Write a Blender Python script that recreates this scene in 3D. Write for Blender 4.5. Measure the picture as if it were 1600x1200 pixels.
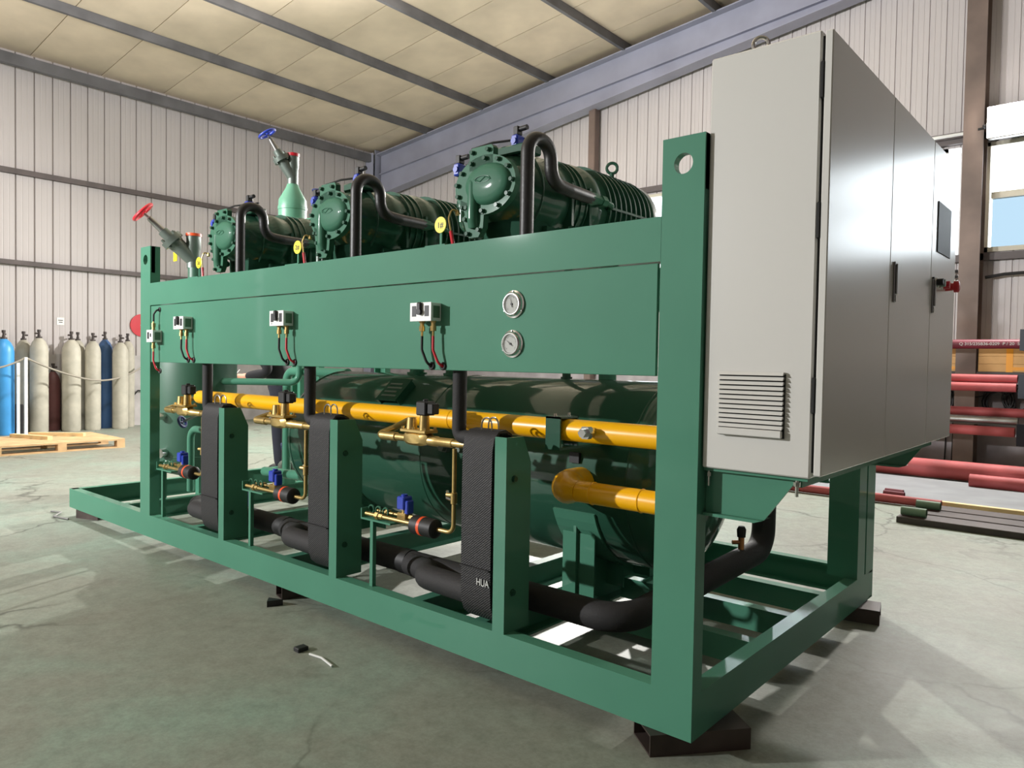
import bpy, bmesh, math, random
from mathutils import Vector, Matrix
random.seed(7)
for o in list(bpy.data.objects): bpy.data.objects.remove(o)
S = bpy.context.scene
COL = S.collection
PI = math.pi

# ------------------------------------------------------------------ camera
cam_d = bpy.data.cameras.new('camera'); cam = bpy.data.objects.new('camera', cam_d); COL.objects.link(cam)
cam_d.sensor_width = 36.0; cam_d.lens = 1152.38 / 1600 * 36.0; cam_d.clip_start = 0.05; cam_d.clip_end = 200
def cam_axes(yaw, pitch, roll):
    d = Vector((-math.sin(yaw)*math.cos(pitch), math.cos(yaw)*math.cos(pitch), math.sin(pitch)))
    r = Vector((math.cos(yaw), math.sin(yaw), 0)); u = r.cross(d)
    r2 = r*math.cos(roll) + u*math.sin(roll); u2 = -r*math.sin(roll) + u*math.cos(roll)
    return r2, u2, d
_r, _u, _d = cam_axes(0.709389, -0.028860, 0.016962)
cam.matrix_world = Matrix(((_r.x, _u.x, -_d.x, 1.02069), (_r.y, _u.y, -_d.y, -2.05937), (_r.z, _u.z, -_d.z, 1.22665), (0, 0, 0, 1)))
S.camera = cam

# ------------------------------------------------------------------ world and lights
w = bpy.data.worlds.new('daylight'); S.world = w; w.use_nodes = True
wn = w.node_tree.nodes; wn['Background'].inputs[0].default_value = (0.92, 0.97, 1.0, 1); wn['Background'].inputs[1].default_value = 3.9
def lamp(name, kind, loc, target, energy, color=(1, 1, 1), **kw):
    d = bpy.data.lights.new(name, kind); d.energy = energy; d.color = color
    for k, v in kw.items(): setattr(d, k, v)
    o = bpy.data.objects.new(name, d); COL.objects.link(o); o.location = loc
    o.rotation_euler = (Vector(target) - Vector(loc)).to_track_quat('-Z', 'Y').to_euler()
    return o
# hall floodlight that stands in front of the skid, to the left of the camera
lamp('hall_floodlight_front', 'SPOT', (-7.2, -7.4, 3.65), (-1.5, 0.0, 1.25), 2800, (1.0, 0.995, 0.99), spot_size=math.radians(95), spot_blend=0.5, shadow_soft_size=0.08)
# unseen fill spot by the front wall, added to brighten roof and upper walls
lamp('roof_fill_light', 'SPOT', (-5.0, -9.0, 4.05), (-6.5, 1.5, 6.4), 3500, (1.0, 0.985, 0.97), spot_size=math.radians(84), spot_blend=0.9, shadow_soft_size=0.25)
# floodlight on the column of the back wall (its housing is built below)
lamp('wall_floodlight_beam', 'SPOT', (-0.30, 8.36, 4.20), (-2.5, 0.5, 0.0), 620, (1.0, 0.96, 0.90), spot_size=math.radians(150), spot_blend=0.35, shadow_soft_size=0.10)
# twin floodlight on the wind column of the back wall (housing built below)
lamp('wall_floodlight_beam', 'SPOT', (-6.55, 8.46, 4.20), (-4.2, 0.5, 0.0), 3000, (1.0, 0.97, 0.92), spot_size=math.radians(140), spot_blend=0.4, shadow_soft_size=0.08)
# unseen fill spot, added under the roof to brighten the far-left floor
lamp('floor_fill_light', 'SPOT', (-8.3, 1.4, 5.75), (-8.3, 1.4, 0), 1100, (1.0, 0.98, 0.95), spot_size=math.radians(92), spot_blend=0.6, shadow_soft_size=0.2)
S.view_settings.view_transform = 'Standard'; S.view_settings.look = 'None'; S.view_settings.gamma = 1.0
S.view_settings.exposure = 0.42; S.view_settings.use_curve_mapping = False

# ------------------------------------------------------------------ materials
def lin(c): 
    return tuple(((v/255)/12.92 if v/255 <= 0.04045 else ((v/255+0.055)/1.055)**2.4) for v in c)
MATS = {}
def mat(name, rgb, rough=0.5, metal=0.0, coat=0.0, bump=0.0, bscale=40.0, var=0.0, vscale=3.0, spec=0.5, crough=0.12, emit=None, estr=0.0, alpha=None, trans=0.0, rvar=0.0):
    m = bpy.data.materials.new(name); m.use_nodes = True; nt = m.node_tree; N = nt.nodes; L = nt.links
    b = N['Principled BSDF']; c = lin(rgb)
    b.inputs['Base Color'].default_value = (*c, 1); b.inputs['Roughness'].default_value = rough; b.inputs['Metallic'].default_value = metal
    b.inputs['Coat Weight'].default_value = coat; b.inputs['Coat Roughness'].default_value = crough; b.inputs['Specular IOR Level'].default_value = spec
    if trans: b.inputs['Transmission Weight'].default_value = trans
    if emit: b.inputs['Emission Color'].default_value = (*lin(emit), 1); b.inputs['Emission Strength'].default_value = estr
    if var or bump or rvar:
        tc = N.new('ShaderNodeTexCoord')
    if var:
        nz = N.new('ShaderNodeTexNoise'); nz.inputs['Scale'].default_value = vscale; nz.inputs['Detail'].default_value = 6
        L.new(tc.outputs['Object'], nz.inputs['Vector'])
        rp = N.new('ShaderNodeValToRGB'); rp.color_ramp.elements[0].position = 0.3; rp.color_ramp.elements[1].position = 0.7
        rp.color_ramp.elements[0].color = (*[v*(1-var) for v in c], 1); rp.color_ramp.elements[1].color = (*[min(1, v*(1+var)) for v in c], 1)
        L.new(nz.outputs['Fac'], rp.inputs['Fac']); L.new(rp.outputs['Color'], b.inputs['Base Color'])
    if rvar:
        n3 = N.new('ShaderNodeTexNoise'); n3.inputs['Scale'].default_value = vscale*1.7; n3.inputs['Detail'].default_value = 5
        L.new(tc.outputs['Object'], n3.inputs['Vector'])
        mr = N.new('ShaderNodeMapRange'); mr.inputs['To Min'].default_value = max(0, rough-rvar); mr.inputs['To Max'].default_value = rough+rvar
        L.new(n3.outputs['Fac'], mr.inputs['Value']); L.new(mr.outputs['Result'], b.inputs['Roughness'])
    if bump:
        n2 = N.new('ShaderNodeTexNoise'); n2.inputs['Scale'].default_value = bscale; n2.inputs['Detail'].default_value = 4
        L.new(tc.outputs['Object'], n2.inputs['Vector'])
        bp = N.new('ShaderNodeBump'); bp.inputs['Strength'].default_value = bump; bp.inputs['Distance'].default_value = 0.01
        L.new(n2.outputs['Fac'], bp.inputs['Height']); L.new(bp.outputs['Normal'], b.inputs['Normal'])
    MATS[name] = m
    return m
mat('green', (75, 131, 108), 0.52, coat=0.35, crough=0.05, spec=0.12, bump=0.05, bscale=9, var=0.05, vscale=2.0)
mat('dgreen', (40, 82, 64), 0.5, coat=0.7, crough=0.07, spec=0.15, bump=0.03, bscale=14)
mat('cgreen', (60, 108, 86), 0.5, coat=0.15, crough=0.08, spec=0.15, bump=0.05, bscale=60)
mat('vgreen', (60, 98, 80), 0.42, coat=0.0)
mat('castgreen', (42, 78, 62), 0.8, spec=0.08)
mat('litgreen', (112, 172, 144), 0.4)  # green made paler to stand for strong light on the bottle-shaped vessel
mat('yellow', (255, 186, 6), 0.33, coat=0.0)
mat('brass', (192, 166, 108), 0.36, metal=0.9, bump=0.04, bscale=60, var=0.12, vscale=18)
mat('copper', (186, 128, 84), 0.35, metal=0.9)
mat('black', (22, 22, 23), 0.55)
mat('foam', (38, 37, 38), 0.75, bump=0.15, bscale=120)
mat('hose', (34, 33, 33), 0.45, bump=0.08, bscale=90)
mat('chrome', (210, 210, 208), 0.18, metal=1.0)
mat('steel', (150, 150, 148), 0.35, metal=0.9)
mat('castiron', (112, 122, 116), 0.42, metal=0.5, bump=0.1, bscale=60)
mat('blue', (34, 62, 176), 0.4, coat=0.2)
mat('darkblue', (30, 48, 110), 0.45)
mat('red', (205, 30, 48), 0.4, coat=0.3)
mat('orange', (232, 84, 36), 0.45)
mat('tag', (238, 222, 20), 0.5)
mat('white', (235, 236, 234), 0.4)
mat('ink', (18, 18, 22), 0.5)
mat('cabinet', (206, 205, 200), 0.26, coat=0.6, crough=0.2)
mat('gasket', (14, 14, 14), 0.7)
mat('screen', (16, 16, 30), 0.45, spec=0.15)
mat('glassgauge', (190, 192, 188), 0.8, spec=0.1)
mat('beamsteel', (156, 158, 176), 0.45, var=0.12, vscale=1.5)
mat('purlin', (104, 104, 108), 0.5, var=0.25, vscale=2.5, bump=0.1, bscale=30)
mat('girt', (92, 84, 84), 0.55, var=0.2, vscale=4)
mat('column', (112, 96, 88), 0.55, var=0.25, vscale=2)
mat('sheet', (196, 190, 190), 0.45, var=0.06, vscale=1.2, rvar=0.1)
mat('plaster', (190, 186, 186), 0.8, var=0.18, vscale=3.5, bump=0.3, bscale=6)
mat('concrete_wall', (156, 150, 153), 0.85, var=0.22, vscale=3.0, bump=0.3, bscale=12)
mat('roofpanel', (220, 205, 182), 0.75, var=0.16, vscale=1.1, bump=0.08, bscale=22)
mat('paleframe', (206, 200, 182), 0.5)
mat('wood', (206, 170, 126), 0.7, var=0.18, vscale=6)
mat('woodpale', (222, 196, 146), 0.7, var=0.12, vscale=8)
mat('crate', (208, 164, 106), 0.65, var=0.12, vscale=5)
mat('tape', (236, 160, 40), 0.5)
mat('cylgrey', (178, 174, 160), 0.55, var=0.16, vscale=5, bump=0.08, bscale=12)
mat('cylblue', (66, 150, 214), 0.4, var=0.1, vscale=4)
mat('cylnavy', (62, 96, 142), 0.45, var=0.12, vscale=4)
mat('cylbrown', (96, 58, 56), 0.6, var=0.2, vscale=5)
mat('redpipe', (168, 76, 78), 0.6, var=0.14, vscale=5, rvar=0.1)
mat('maroon', (108, 36, 52), 0.5, var=0.1, vscale=5)
mat('darksteel', (66, 58, 56), 0.5, var=0.2, vscale=8)
mat('blocksteel', (74, 64, 60), 0.45, var=0.3, vscale=6, metal=0.4)
mat('rackblue', (26, 36, 50), 0.4)
mat('tubegreen', (96, 122, 100), 0.5, var=0.15, vscale=9)
mat('greysheet', (128, 132, 136), 0.6, var=0.15, vscale=3)
mat('cable', (30, 30, 32), 0.55)
mat('rope', (150, 144, 132), 0.8)
mat('skin', (206, 150, 126), 0.5)
mat('jacket', (22, 22, 26), 0.85)
mat('trousers', (26, 28, 42), 0.85, var=0.2, vscale=9)
mat('shoes', (20, 20, 20), 0.5)
mat('hair', (16, 14, 13), 0.6)
mat('lampglow', (255, 250, 240), 0.4, emit=(255, 246, 232), estr=60.0)
mat('amber', (214, 174, 40), 0.5)
mat('paper', (206, 208, 204), 0.7)
def glass_mat():
    m = bpy.data.materials.new('pane'); m.use_nodes = True; b = m.node_tree.nodes['Principled BSDF']
    b.inputs['Base Color'].default_value = (0.93, 0.97, 1, 1); b.inputs['Roughness'].default_value = 0.05; b.inputs['Transmission Weight'].default_value = 1.0; b.inputs['IOR'].default_value = 1.02
    MATS['pane'] = m
    m2 = m.copy(); m2.name = 'bluepane'; m2.node_tree.nodes['Principled BSDF'].inputs['Base Color'].default_value = (0.60, 0.72, 0.80, 1); MATS['bluepane'] = m2; m3 = m.copy(); m3.name = 'darkbluepane'; m3.node_tree.nodes['Principled BSDF'].inputs['Base Color'].default_value = (0.115, 0.155, 0.185, 1); MATS['darkbluepane'] = m3
glass_mat()
def floor_mat():
    m = bpy.data.materials.new('floor_concrete'); m.use_nodes = True; nt = m.node_tree; N = nt.nodes; L = nt.links; b = N['Principled BSDF']
    tc = N.new('ShaderNodeTexCoord')
    def noise(sc, det, rough=0.6, dist=0.0):
        n = N.new('ShaderNodeTexNoise'); n.inputs['Scale'].default_value = sc; n.inputs['Detail'].default_value = det; n.inputs['Roughness'].default_value = rough
        n.inputs['Distortion'].default_value = dist
        L.new(tc.outputs['Object'], n.inputs['Vector']); return n
    n1 = noise(0.9, 7, 0.65, 0.4); r1 = N.new('ShaderNodeValToRGB')
    e = r1.color_ramp.elements; e[0].position = 0.30; e[0].color = (*lin((136, 135, 124)), 1); e[1].position = 0.72; e[1].color = (*lin((138, 159, 145)), 1)
    x = r1.color_ramp.elements.new(0.5); x.color = (*lin((140, 146, 134)), 1)
    L.new(n1.outputs['Fac'], r1.inputs['Fac'])
    n2 = noise(14, 8, 0.7); mx = N.new('ShaderNodeMixRGB'); mx.blend_type = 'MULTIPLY'; mx.inputs['Fac'].default_value = 0.6
    r2 = N.new('ShaderNodeValToRGB'); r2.color_ramp.elements[0].position = 0.3; r2.color_ramp.elements[0].color = (0.60, 0.60, 0.58, 1); r2.color_ramp.elements[1].position = 0.62
    L.new(n2.outputs['Fac'], r2.inputs['Fac']); L.new(r1.outputs['Color'], mx.inputs['Color1']); L.new(r2.outputs['Color'], mx.inputs['Color2'])
    n5 = noise(70, 6, 0.75); r5 = N.new('ShaderNodeValToRGB'); r5.color_ramp.elements[0].position = 0.35; r5.color_ramp.elements[0].color = (0.74, 0.74, 0.73, 1); r5.color_ramp.elements[1].position = 0.6
    L.new(n5.outputs['Fac'], r5.inputs['Fac']); mg = N.new('ShaderNodeMixRGB'); mg.blend_type = 'MULTIPLY'; mg.inputs['Fac'].default_value = 0.7
    L.new(mx.outputs['Color'], mg.inputs['Color1']); L.new(r5.outputs['Color'], mg.inputs['Color2']); mx = mg
    # hairline cracks
    nd = noise(2.2, 4); ad = N.new('ShaderNodeMixRGB'); ad.blend_type = 'ADD'; ad.inputs['Fac'].default_value = 0.35
    L.new(tc.outputs['Object'], ad.inputs['Color1']); L.new(nd.outputs['Color'], ad.inputs['Color2'])
    vo = N.new('ShaderNodeTexVoronoi'); vo.feature = 'DISTANCE_TO_EDGE'; vo.inputs['Scale'].default_value = 0.75
    L.new(ad.outputs['Color'], vo.inputs['Vector'])
    rc = N.new('ShaderNodeValToRGB'); rc.color_ramp.elements[0].position = 0.0; rc.color_ramp.elements[0].color = (0.34, 0.34, 0.32, 1); rc.color_ramp.elements[1].position = 0.012; rc.color_ramp.elements[1].color = (1, 1, 1, 1)
    L.new(vo.outputs['Distance'], rc.inputs['Fac'])
    nm = noise(0.55, 2); rm = N.new('ShaderNodeMapRange'); rm.inputs['From Min'].default_value = 0.44; rm.inputs['From Max'].default_value = 0.58
    L.new(nm.outputs['Fac'], rm.inputs['Value'])
    m3 = N.new('ShaderNodeMixRGB'); m3.blend_type = 'MULTIPLY'; L.new(rm.outputs['Result'], m3.inputs['Fac'])
    L.new(mx.outputs['Color'], m3.inputs['Color1']); L.new(rc.outputs['Color'], m3.inputs['Color2']); L.new(m3.outputs['Color'], b.inputs['Base Color'])
    mr = N.new('ShaderNodeMapRange'); mr.inputs['To Min'].default_value = 0.44; mr.inputs['To Max'].default_value = 0.62
    n4 = noise(2.6, 6); L.new(n4.outputs['Fac'], mr.inputs['Value']); L.new(mr.outputs['Result'], b.inputs['Roughness'])
    bp = N.new('ShaderNodeBump'); bp.inputs['Strength'].default_value = 0.12; bp.inputs['Distance'].default_value = 0.01
    L.new(n2.outputs['Fac'], bp.inputs['Height']); L.new(bp.outputs['Normal'], b.inputs['Normal'])
    MATS['floor'] = m
floor_mat()
def weave_mat():
    m = bpy.data.materials.new('weave'); m.use_nodes = True; nt = m.node_tree; N = nt.nodes; L = nt.links; b = N['Principled BSDF']
    b.inputs['Base Color'].default_value = (*lin((32, 31, 33)), 1); b.inputs['Roughness'].default_value = 0.6
    tc = N.new('ShaderNodeTexCoord'); mp = N.new('ShaderNodeMapping'); mp.inputs['Rotation'].default_value = (0.0, 0.55, 0.0)
    L.new(tc.outputs['Object'], mp.inputs['Vector'])
    wv = N.new('ShaderNodeTexWave'); wv.wave_type = 'BANDS'; wv.bands_direction = 'Z'; wv.inputs['Scale'].default_value = 42; wv.inputs['Distortion'].default_value = 2.5; wv.inputs['Detail Scale'].default_value = 3
    L.new(mp.outputs['Vector'], wv.inputs['Vector'])
    bp = N.new('ShaderNodeBump'); bp.inputs['Strength'].default_value = 0.4; bp.inputs['Distance'].default_value = 0.004
    L.new(wv.outputs['Fac'], bp.inputs['Height']); L.new(bp.outputs['Normal'], b.inputs['Normal'])
    MATS['weave'] = m
weave_mat()

# ------------------------------------------------------------------ mesh helpers
BASE = {}
class MB:
    def __init__(s): s.v = []; s.f = []
    def add(s, vs, fs):
        o = len(s.v); s.v += [tuple(p) for p in vs]; s.f += [tuple(i+o for i in f) for f in fs]; return s
    def box(s, lo, hi, bev=0.0):
        (x0, y0, z0), (x1, y1, z1) = lo, hi
        if bev <= 0:
            return s.add([(x0,y0,z0),(x1,y0,z0),(x1,y1,z0),(x0,y1,z0),(x0,y0,z1),(x1,y0,z1),(x1,y1,z1),(x0,y1,z1)],
                         [(0,3,2,1),(4,5,6,7),(0,1,5,4),(1,2,6,5),(2,3,7,6),(3,0,4,7)])
        bm = bmesh.new(); bmesh.ops.create_cube(bm, size=1)
        for v in bm.verts: v.co = Vector(((x0+x1)/2 + v.co.x*(x1-x0), (y0+y1)/2 + v.co.y*(y1-y0), (z0+z1)/2 + v.co.z*(z1-z0)))
        bmesh.ops.bevel(bm, geom=bm.edges[:], offset=bev, segments=1, profile=0.5, affect='EDGES')
        bm.verts.index_update(); s.add([v.co for v in bm.verts], [[v.index for v in f.verts] for f in bm.faces]); bm.free(); return s
    def prism(s, pts, ext):
        n = len(pts); e = Vector(ext); p = [Vector(q) for q in pts]
        nrm = Vector((0,0,0))
        for i in range(n): nrm += p[i].cross(p[(i+1) % n])
        if nrm.dot(e) > 0: p = p[::-1]
        vs = p + [q+e for q in p]
        return s.add(vs, [tuple(range(n)), tuple(range(2*n-1, n-1, -1))] + [(i, i+n, (i+1) % n + n, (i+1) % n) for i in range(n)])
    def frame(s, d):
        d = Vector(d).normalized(); a = Vector((0,0,1)) if abs(d.z) < 0.9 else Vector((1,0,0))
        u = d.cross(a).normalized(); return d, u, d.cross(u)
    def lathe(s, o, d, prof, n=20, cap=True):
        d, u, w_ = s.frame(d); o = Vector(o); vs = []; fs = []
        for (t, r) in prof:
            for k in range(n):
                a = 2*PI*k/n; vs.append(o + d*t + (u*math.cos(a) + w_*math.sin(a))*r)
        m = len(prof)
        for i in range(m-1):
            for k in range(n):
                k2 = (k+1) % n; fs.append((i*n+k, i*n+k2, (i+1)*n+k2, (i+1)*n+k))
        if cap: fs.append(tuple(range(n-1, -1, -1))); fs.append(tuple(range((m-1)*n, m*n)))
        return s.add(vs, fs)
    def cyl(s, a, b, r, n=16, r2=None):
        a = Vector(a); b = Vector(b); return s.lathe(a, b-a, [(0, r), ((b-a).length, r if r2 is None else r2)], n)
    def tube(s, pts, r, n=10, cap=True):
        p = [Vector(q) for q in pts]; m = len(p); vs = []; fs = []
        t0 = (p[1]-p[0]).normalized(); _, u, w_ = s.frame(t0)
        for i in range(m):
            t = (p[min(i+1, m-1)] - p[max(i-1, 0)]).normalized()
            u = (u - t*u.dot(t)).normalized(); w_ = t.cross(u)
            rr = r[i] if isinstance(r, (list, tuple)) else r
            for k in range(n):
                a = 2*PI*k/n; vs.append(p[i] + (u*math.cos(a) + w_*math.sin(a))*rr)
        for i in range(m-1):
            for k in range(n):
                k2 = (k+1) % n; fs.append((i*n+k, i*n+k2, (i+1)*n+k2, (i+1)*n+k))
        if cap: fs.append(tuple(range(n-1, -1, -1))); fs.append(tuple(range((m-1)*n, m*n)))
        return s.add(vs, fs)
    def torus(s, c, ax, R_, r, n=24, m=8):
        d, u, w_ = s.frame(ax); c = Vector(c); vs = []; fs = []
        for i in range(n):
            a = 2*PI*i/n; e = u*math.cos(a) + w_*math.sin(a)
            for k in range(m):
                b = 2*PI*k/m; vs.append(c + e*(R_ + r*math.cos(b)) + d*(r*math.sin(b)))
        for i in range(n):
            for k in range(m):
                fs.append((i*m+k, ((i+1) % n)*m+k, ((i+1) % n)*m+(k+1) % m, i*m+(k+1) % m))
        return s.add(vs, fs)
    def loft(s, secs, n=28, cap=True):
        # secs: (y, cx, cz, rx, rz, power) rings around the y axis
        vs = []; fs = []
        for (y, cx, cz, rx, rz, pw) in secs:
            for k in range(n):
                a = 2*PI*k/n; ca, sa = math.cos(a), math.sin(a)
                vs.append((cx + rx*math.copysign(abs(ca)**(2/pw), ca), y, cz + rz*math.copysign(abs(sa)**(2/pw), sa)))
        for i in range(len(secs)-1):
            for k in range(n):
                k2 = (k+1) % n; fs.append((i*n+k, (i+1)*n+k, (i+1)*n+k2, i*n+k2))
        if cap: fs.append(tuple(range(n))); fs.append(tuple(range(len(secs)*n-1, (len(secs)-1)*n-1, -1)))
        return s.add(vs, fs)
    def chan(s, o, web, fl, ext, H=0.14, B=0.058, tw=0.006, tf=0.010):
        o = Vector(o); a = Vector(web); b = Vector(fl)
        prof = [(0,0),(B,0),(B,tf),(tw,tf),(tw,H-tf),(B,H-tf),(B,H),(0,H)]
        return s.prism([o + b*x + a*y for x, y in prof], ext)
def fillet(pts, r, n=6):
    p = [Vector(q) for q in pts]; out = [p[0]]
    rr = r if isinstance(r, (list, tuple)) else [r]*(len(p)-2)
    for i in range(1, len(p)-1):
        a = (p[i-1]-p[i]); b = (p[i+1]-p[i]); la, lb = a.length, b.length; a.normalize(); b.normalize()
        ang = a.angle(b); d = min(rr[i-1]/math.tan(ang/2), la*0.49 if i > 1 else la*0.98, lb*0.49 if i < len(p)-2 else lb*0.98)
        R_ = d*math.tan(ang/2); c = p[i] + (a+b).normalized()*(R_/math.sin(ang/2))
        s = p[i]+a*d - c; e = p[i]+b*d - c
        th = s.angle(e); ax = s.cross(e).normalized()
        for k in range(n+1): out.append(c + Matrix.Rotation(th*k/n, 3, ax) @ s)
    out.append(p[-1]); return out
def finish(me, m, smooth=35):
    if m: me.materials.append(MATS[m])
    if smooth:
        me.polygons.foreach_set('use_smooth', [True]*len(me.polygons)); me.set_sharp_from_angle(angle=math.radians(smooth))
def tag(o, label, cat, group=None, kind=None):
    if label: o['label'] = label
    if cat: o['category'] = cat
    if group: o['group'] = group
    if kind: o['kind'] = kind
    return o
def thing(name, label, cat, loc=(0,0,0), group=None, local=False):
    o = bpy.data.objects.new(name, None); COL.objects.link(o); o.location = loc; o.empty_display_size = 0.05
    BASE[o] = Vector((0,0,0)) if local else Vector(loc)
    return tag(o, label, cat, group)
def part(mb, name, m, parent, smooth=35, label=None, kind=None):
    b = BASE[parent]; me = bpy.data.meshes.new(name); me.from_pydata([Vector(v)-b for v in mb.v], [], mb.f); finish(me, m, smooth)
    o = bpy.data.objects.new(name, me); COL.objects.link(o); o.parent = parent; BASE[o] = b
    if label: o['label'] = label
    if kind: o['kind'] = kind
    return o
def part_me(me, name, parent, loc, rot=None):
    o = bpy.data.objects.new(name, me); COL.objects.link(o); o.parent = parent; o.location = Vector(loc) - BASE[parent]
    if rot: o.rotation_euler = rot
    BASE[o] = BASE[parent]; return o
def solo(mb, name, m, label, cat, group=None, kind=None, smooth=35):
    lo = [min(v[i] for v in mb.v) for i in range(3)]; hi = [max(v[i] for v in mb.v) for i in range(3)]
    b = Vector(((lo[0]+hi[0])/2, (lo[1]+hi[1])/2, lo[2]))
    me = bpy.data.meshes.new(name); me.from_pydata([Vector(v)-b for v in mb.v], [], mb.f); finish(me, m, smooth)
    o = bpy.data.objects.new(name, me); COL.objects.link(o); o.location = b; BASE[o] = b
    return tag(o, label, cat, group, kind)
def mesh(mb, name, m, smooth=35):
    me = bpy.data.meshes.new(name); me.from_pydata([Vector(v) for v in mb.v], [], mb.f); finish(me, m, smooth); return me
def copy_tree(o, loc=None, rotz=None, label=None, parent=None):
    c = o.copy(); COL.objects.link(c)
    if parent is not None: c.parent = parent
    if loc is not None: c.location = loc
    if rotz is not None: c.rotation_euler = (0, 0, rotz)
    if label: c['label'] = label
    for ch in list(o.children): copy_tree(ch, parent=c)
    return c
def text(body, name, m, parent, loc, rot, size, depth=0.0006, shear=0.0, align='CENTER'):
    cu = bpy.data.curves.new(name, 'FONT'); cu.body = body; cu.size = size; cu.extrude = depth; cu.align_x = align; cu.align_y = 'CENTER'; cu.shear = shear
    t = bpy.data.objects.new(name, cu); COL.objects.link(t); bpy.context.view_layer.update()
    me = bpy.data.meshes.new_from_object(t.evaluated_get(bpy.context.evaluated_depsgraph_get())); bpy.data.objects.remove(t)
    me.name = name; me.materials.clear(); me.materials.append(MATS[m])
    return part_me(me, name, parent, loc, rot)
def bolt_mesh(name, r, h, m, n=6): return mesh(MB().lathe((0,0,0), (0,-1,0), [(0, r*1.25), (h*0.2, r*1.25), (h*0.2, r), (h, r), (h, r*0.5)], n*2, True), name, m, 30)
# ================================================================== the hall
XL, YB = -12.6, 9.0
def roofz(x): return 7.093 + 0.0988*x
fl = solo(MB().box((-13.2, -11, -0.12), (7, 9.6, 0.0)), 'floor', 'floor', 'worn grey-green concrete floor with hairline cracks', 'floor', kind='structure', smooth=0)
fl.location.z = -0.12
# left wall: plastered base, sheet panels, girts
wl = solo(MB().box((XL-0.2, -6, 0), (XL, YB+0.2, 1.24)), 'wall_left', 'plaster', 'pale sheet-metal wall with plastered base behind the gas cylinders', 'wall', kind='structure', smooth=0)
prof = [(0, -.024), (.007, -.024), (.014, 0), (.080, 0), (.086, -.003), (.094, -.003), (.100, 0), (.160, 0), (.166, -.003), (.174, -.003), (.180, 0), (.250, 0), (.257, -.024), (.262, -.024), (.262, -.03), (0, -.03)]
pm = mesh(MB().prism([(d, y, 0) for y, d in prof], (0, 0, 1)), 'wall_panel', 'sheet', 20)
y = -5.9
while y < YB - 0.05:
    o = part_me(pm, 'wall_panel', wl, (XL, y, 1.24)); o.scale.z = roofz(XL) + 0.16 - 1.24; y += 0.262
for z, h in ((2.64, 0.07), (4.06, 0.08)):
    part(MB().chan((XL+0.10, -5.9, z), (0,0,1), (-1,0,0), (0, YB+5.8, 0), H=h, B=0.09, tw=0.004, tf=0.004), 'girt', 'girt', wl)
part(MB().chan((XL+0.22, -5.9, 5.70), (0,0,1), (-1,0,0), (0, YB+5.8, 0), H=0.17, B=0.10, tw=0.005, tf=0.005), 'eave_beam', 'purlin', wl)
part(MB().box((XL+0.02, 8.55, 0), (XL+0.28, 8.56, 5.9)).box((XL+0.02, 8.85, 0), (XL+0.28, 8.86, 5.9)).box((XL+0.14, 8.56, 0), (XL+0.15, 8.85, 5.9)), 'corner_column', 'beamsteel', wl, 0)
# back (gable) wall
wb = solo(MB().box((XL, YB, 0), (6.8, YB+0.2, 1.20)), 'wall_back', 'concrete_wall', 'gable wall with concrete base, ribbed pale sheets and windows', 'wall', kind='structure', smooth=0)
gp = [(0, .020), (.006, .020), (.012, 0), (.060, 0), (.064, .004), (.070, .004), (.074, 0), (.128, 0), (.132, .004), (.138, .004), (.142, 0), (.192, 0), (.197, .020), (.202, .020), (.202, .03), (0, .03)]
gm = mesh(MB().prism([(x, d, 0) for x, d in gp], (0, 0, 1)), 'wall_panel', 'sheet', 20)
WINS = [(-5.62, -1.03), (-0.60, 3.4)]
ZW0, ZW1 = 2.73, 4.11
x = XL
while x < 6.7:
    top = roofz(x) + 0.16; inside = any(a - 0.1 < x + 0.1 < b + 0.1 for a, b in WINS)
    for z0, z1 in ([(1.20, ZW0), (ZW1, top)] if inside else [(1.20, top)]):
        o = part_me(gm, 'wall_panel', wb, (x, YB, z0)); o.scale.z = z1 - z0
    x += 0.202
part(MB().chan((XL, YB-0.10, 4.14), (0,0,1), (0,1,0), (19.4, 0, 0), H=0.09, B=0.09, tw=0.004, tf=0.004), 'girt', 'girt', wb)
part(MB().chan((XL, YB-0.10, 2.62), (0,0,1), (0,1,0), (19.4, 0, 0), H=0.09, B=0.09, tw=0.004, tf=0.004), 'girt', 'girt', wb)
# wind column (thin) and main column (H section)
part(MB().box((-6.62, 8.80, 0), (-6.48, 8.95, roofz(-6.55)-0.7), 0.012), 'wind_column', 'column', wb)
part(MB().box((-0.80, 8.62, 0), (-0.58, 8.64, 7.0)).box((-0.80, 8.90, 0), (-0.58, 8.92, 7.0)).box((-0.70, 8.64, 0), (-0.68, 8.90, 7.0)), 'column', 'column', wb, 0)
# rafter with tapering haunch
r = MB(); xs = (XL+0.3, 6.6)
def slab(mb, x0, x1, z0f, z1f, y0, y1):
    mb.prism([(x0, y0, z0f(x0)), (x1, y0, z0f(x1)), (x1, y0, z1f(x1)), (x0, y0, z1f(x0))], (0, y1-y0, 0))
ra = lambda off: (lambda x: roofz(x) - off)
slab(r, xs[0], xs[1], ra(0.02), ra(0.0), 8.62, 8.92)
slab(r, xs[0], xs[1], ra(0.43), ra(0.02), 8.76, 8.775)
slab(r, xs[0], xs[1], ra(0.445), ra(0.43), 8.70, 8.84)
part(r, 'rafter', 'beamsteel', wb, 0)
hb_ = lambda x: 6.585 + 0.1325*x
h = MB(); slab(h, xs[0], -0.9, lambda x: hb_(x)+0.015, ra(0.445), 8.765, 8.775); slab(h, xs[0], -0.9, hb_, lambda x: hb_(x)+0.015, 8.64, 8.90)
part(h, 'haunch', 'beamsteel', wb, 0)
part(MB().box((-10.42+0-1.95, 8.63, 5.05), (-12.34, 8.91, 5.98)), 'end_plate', 'beamsteel', wb, 0)
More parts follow.
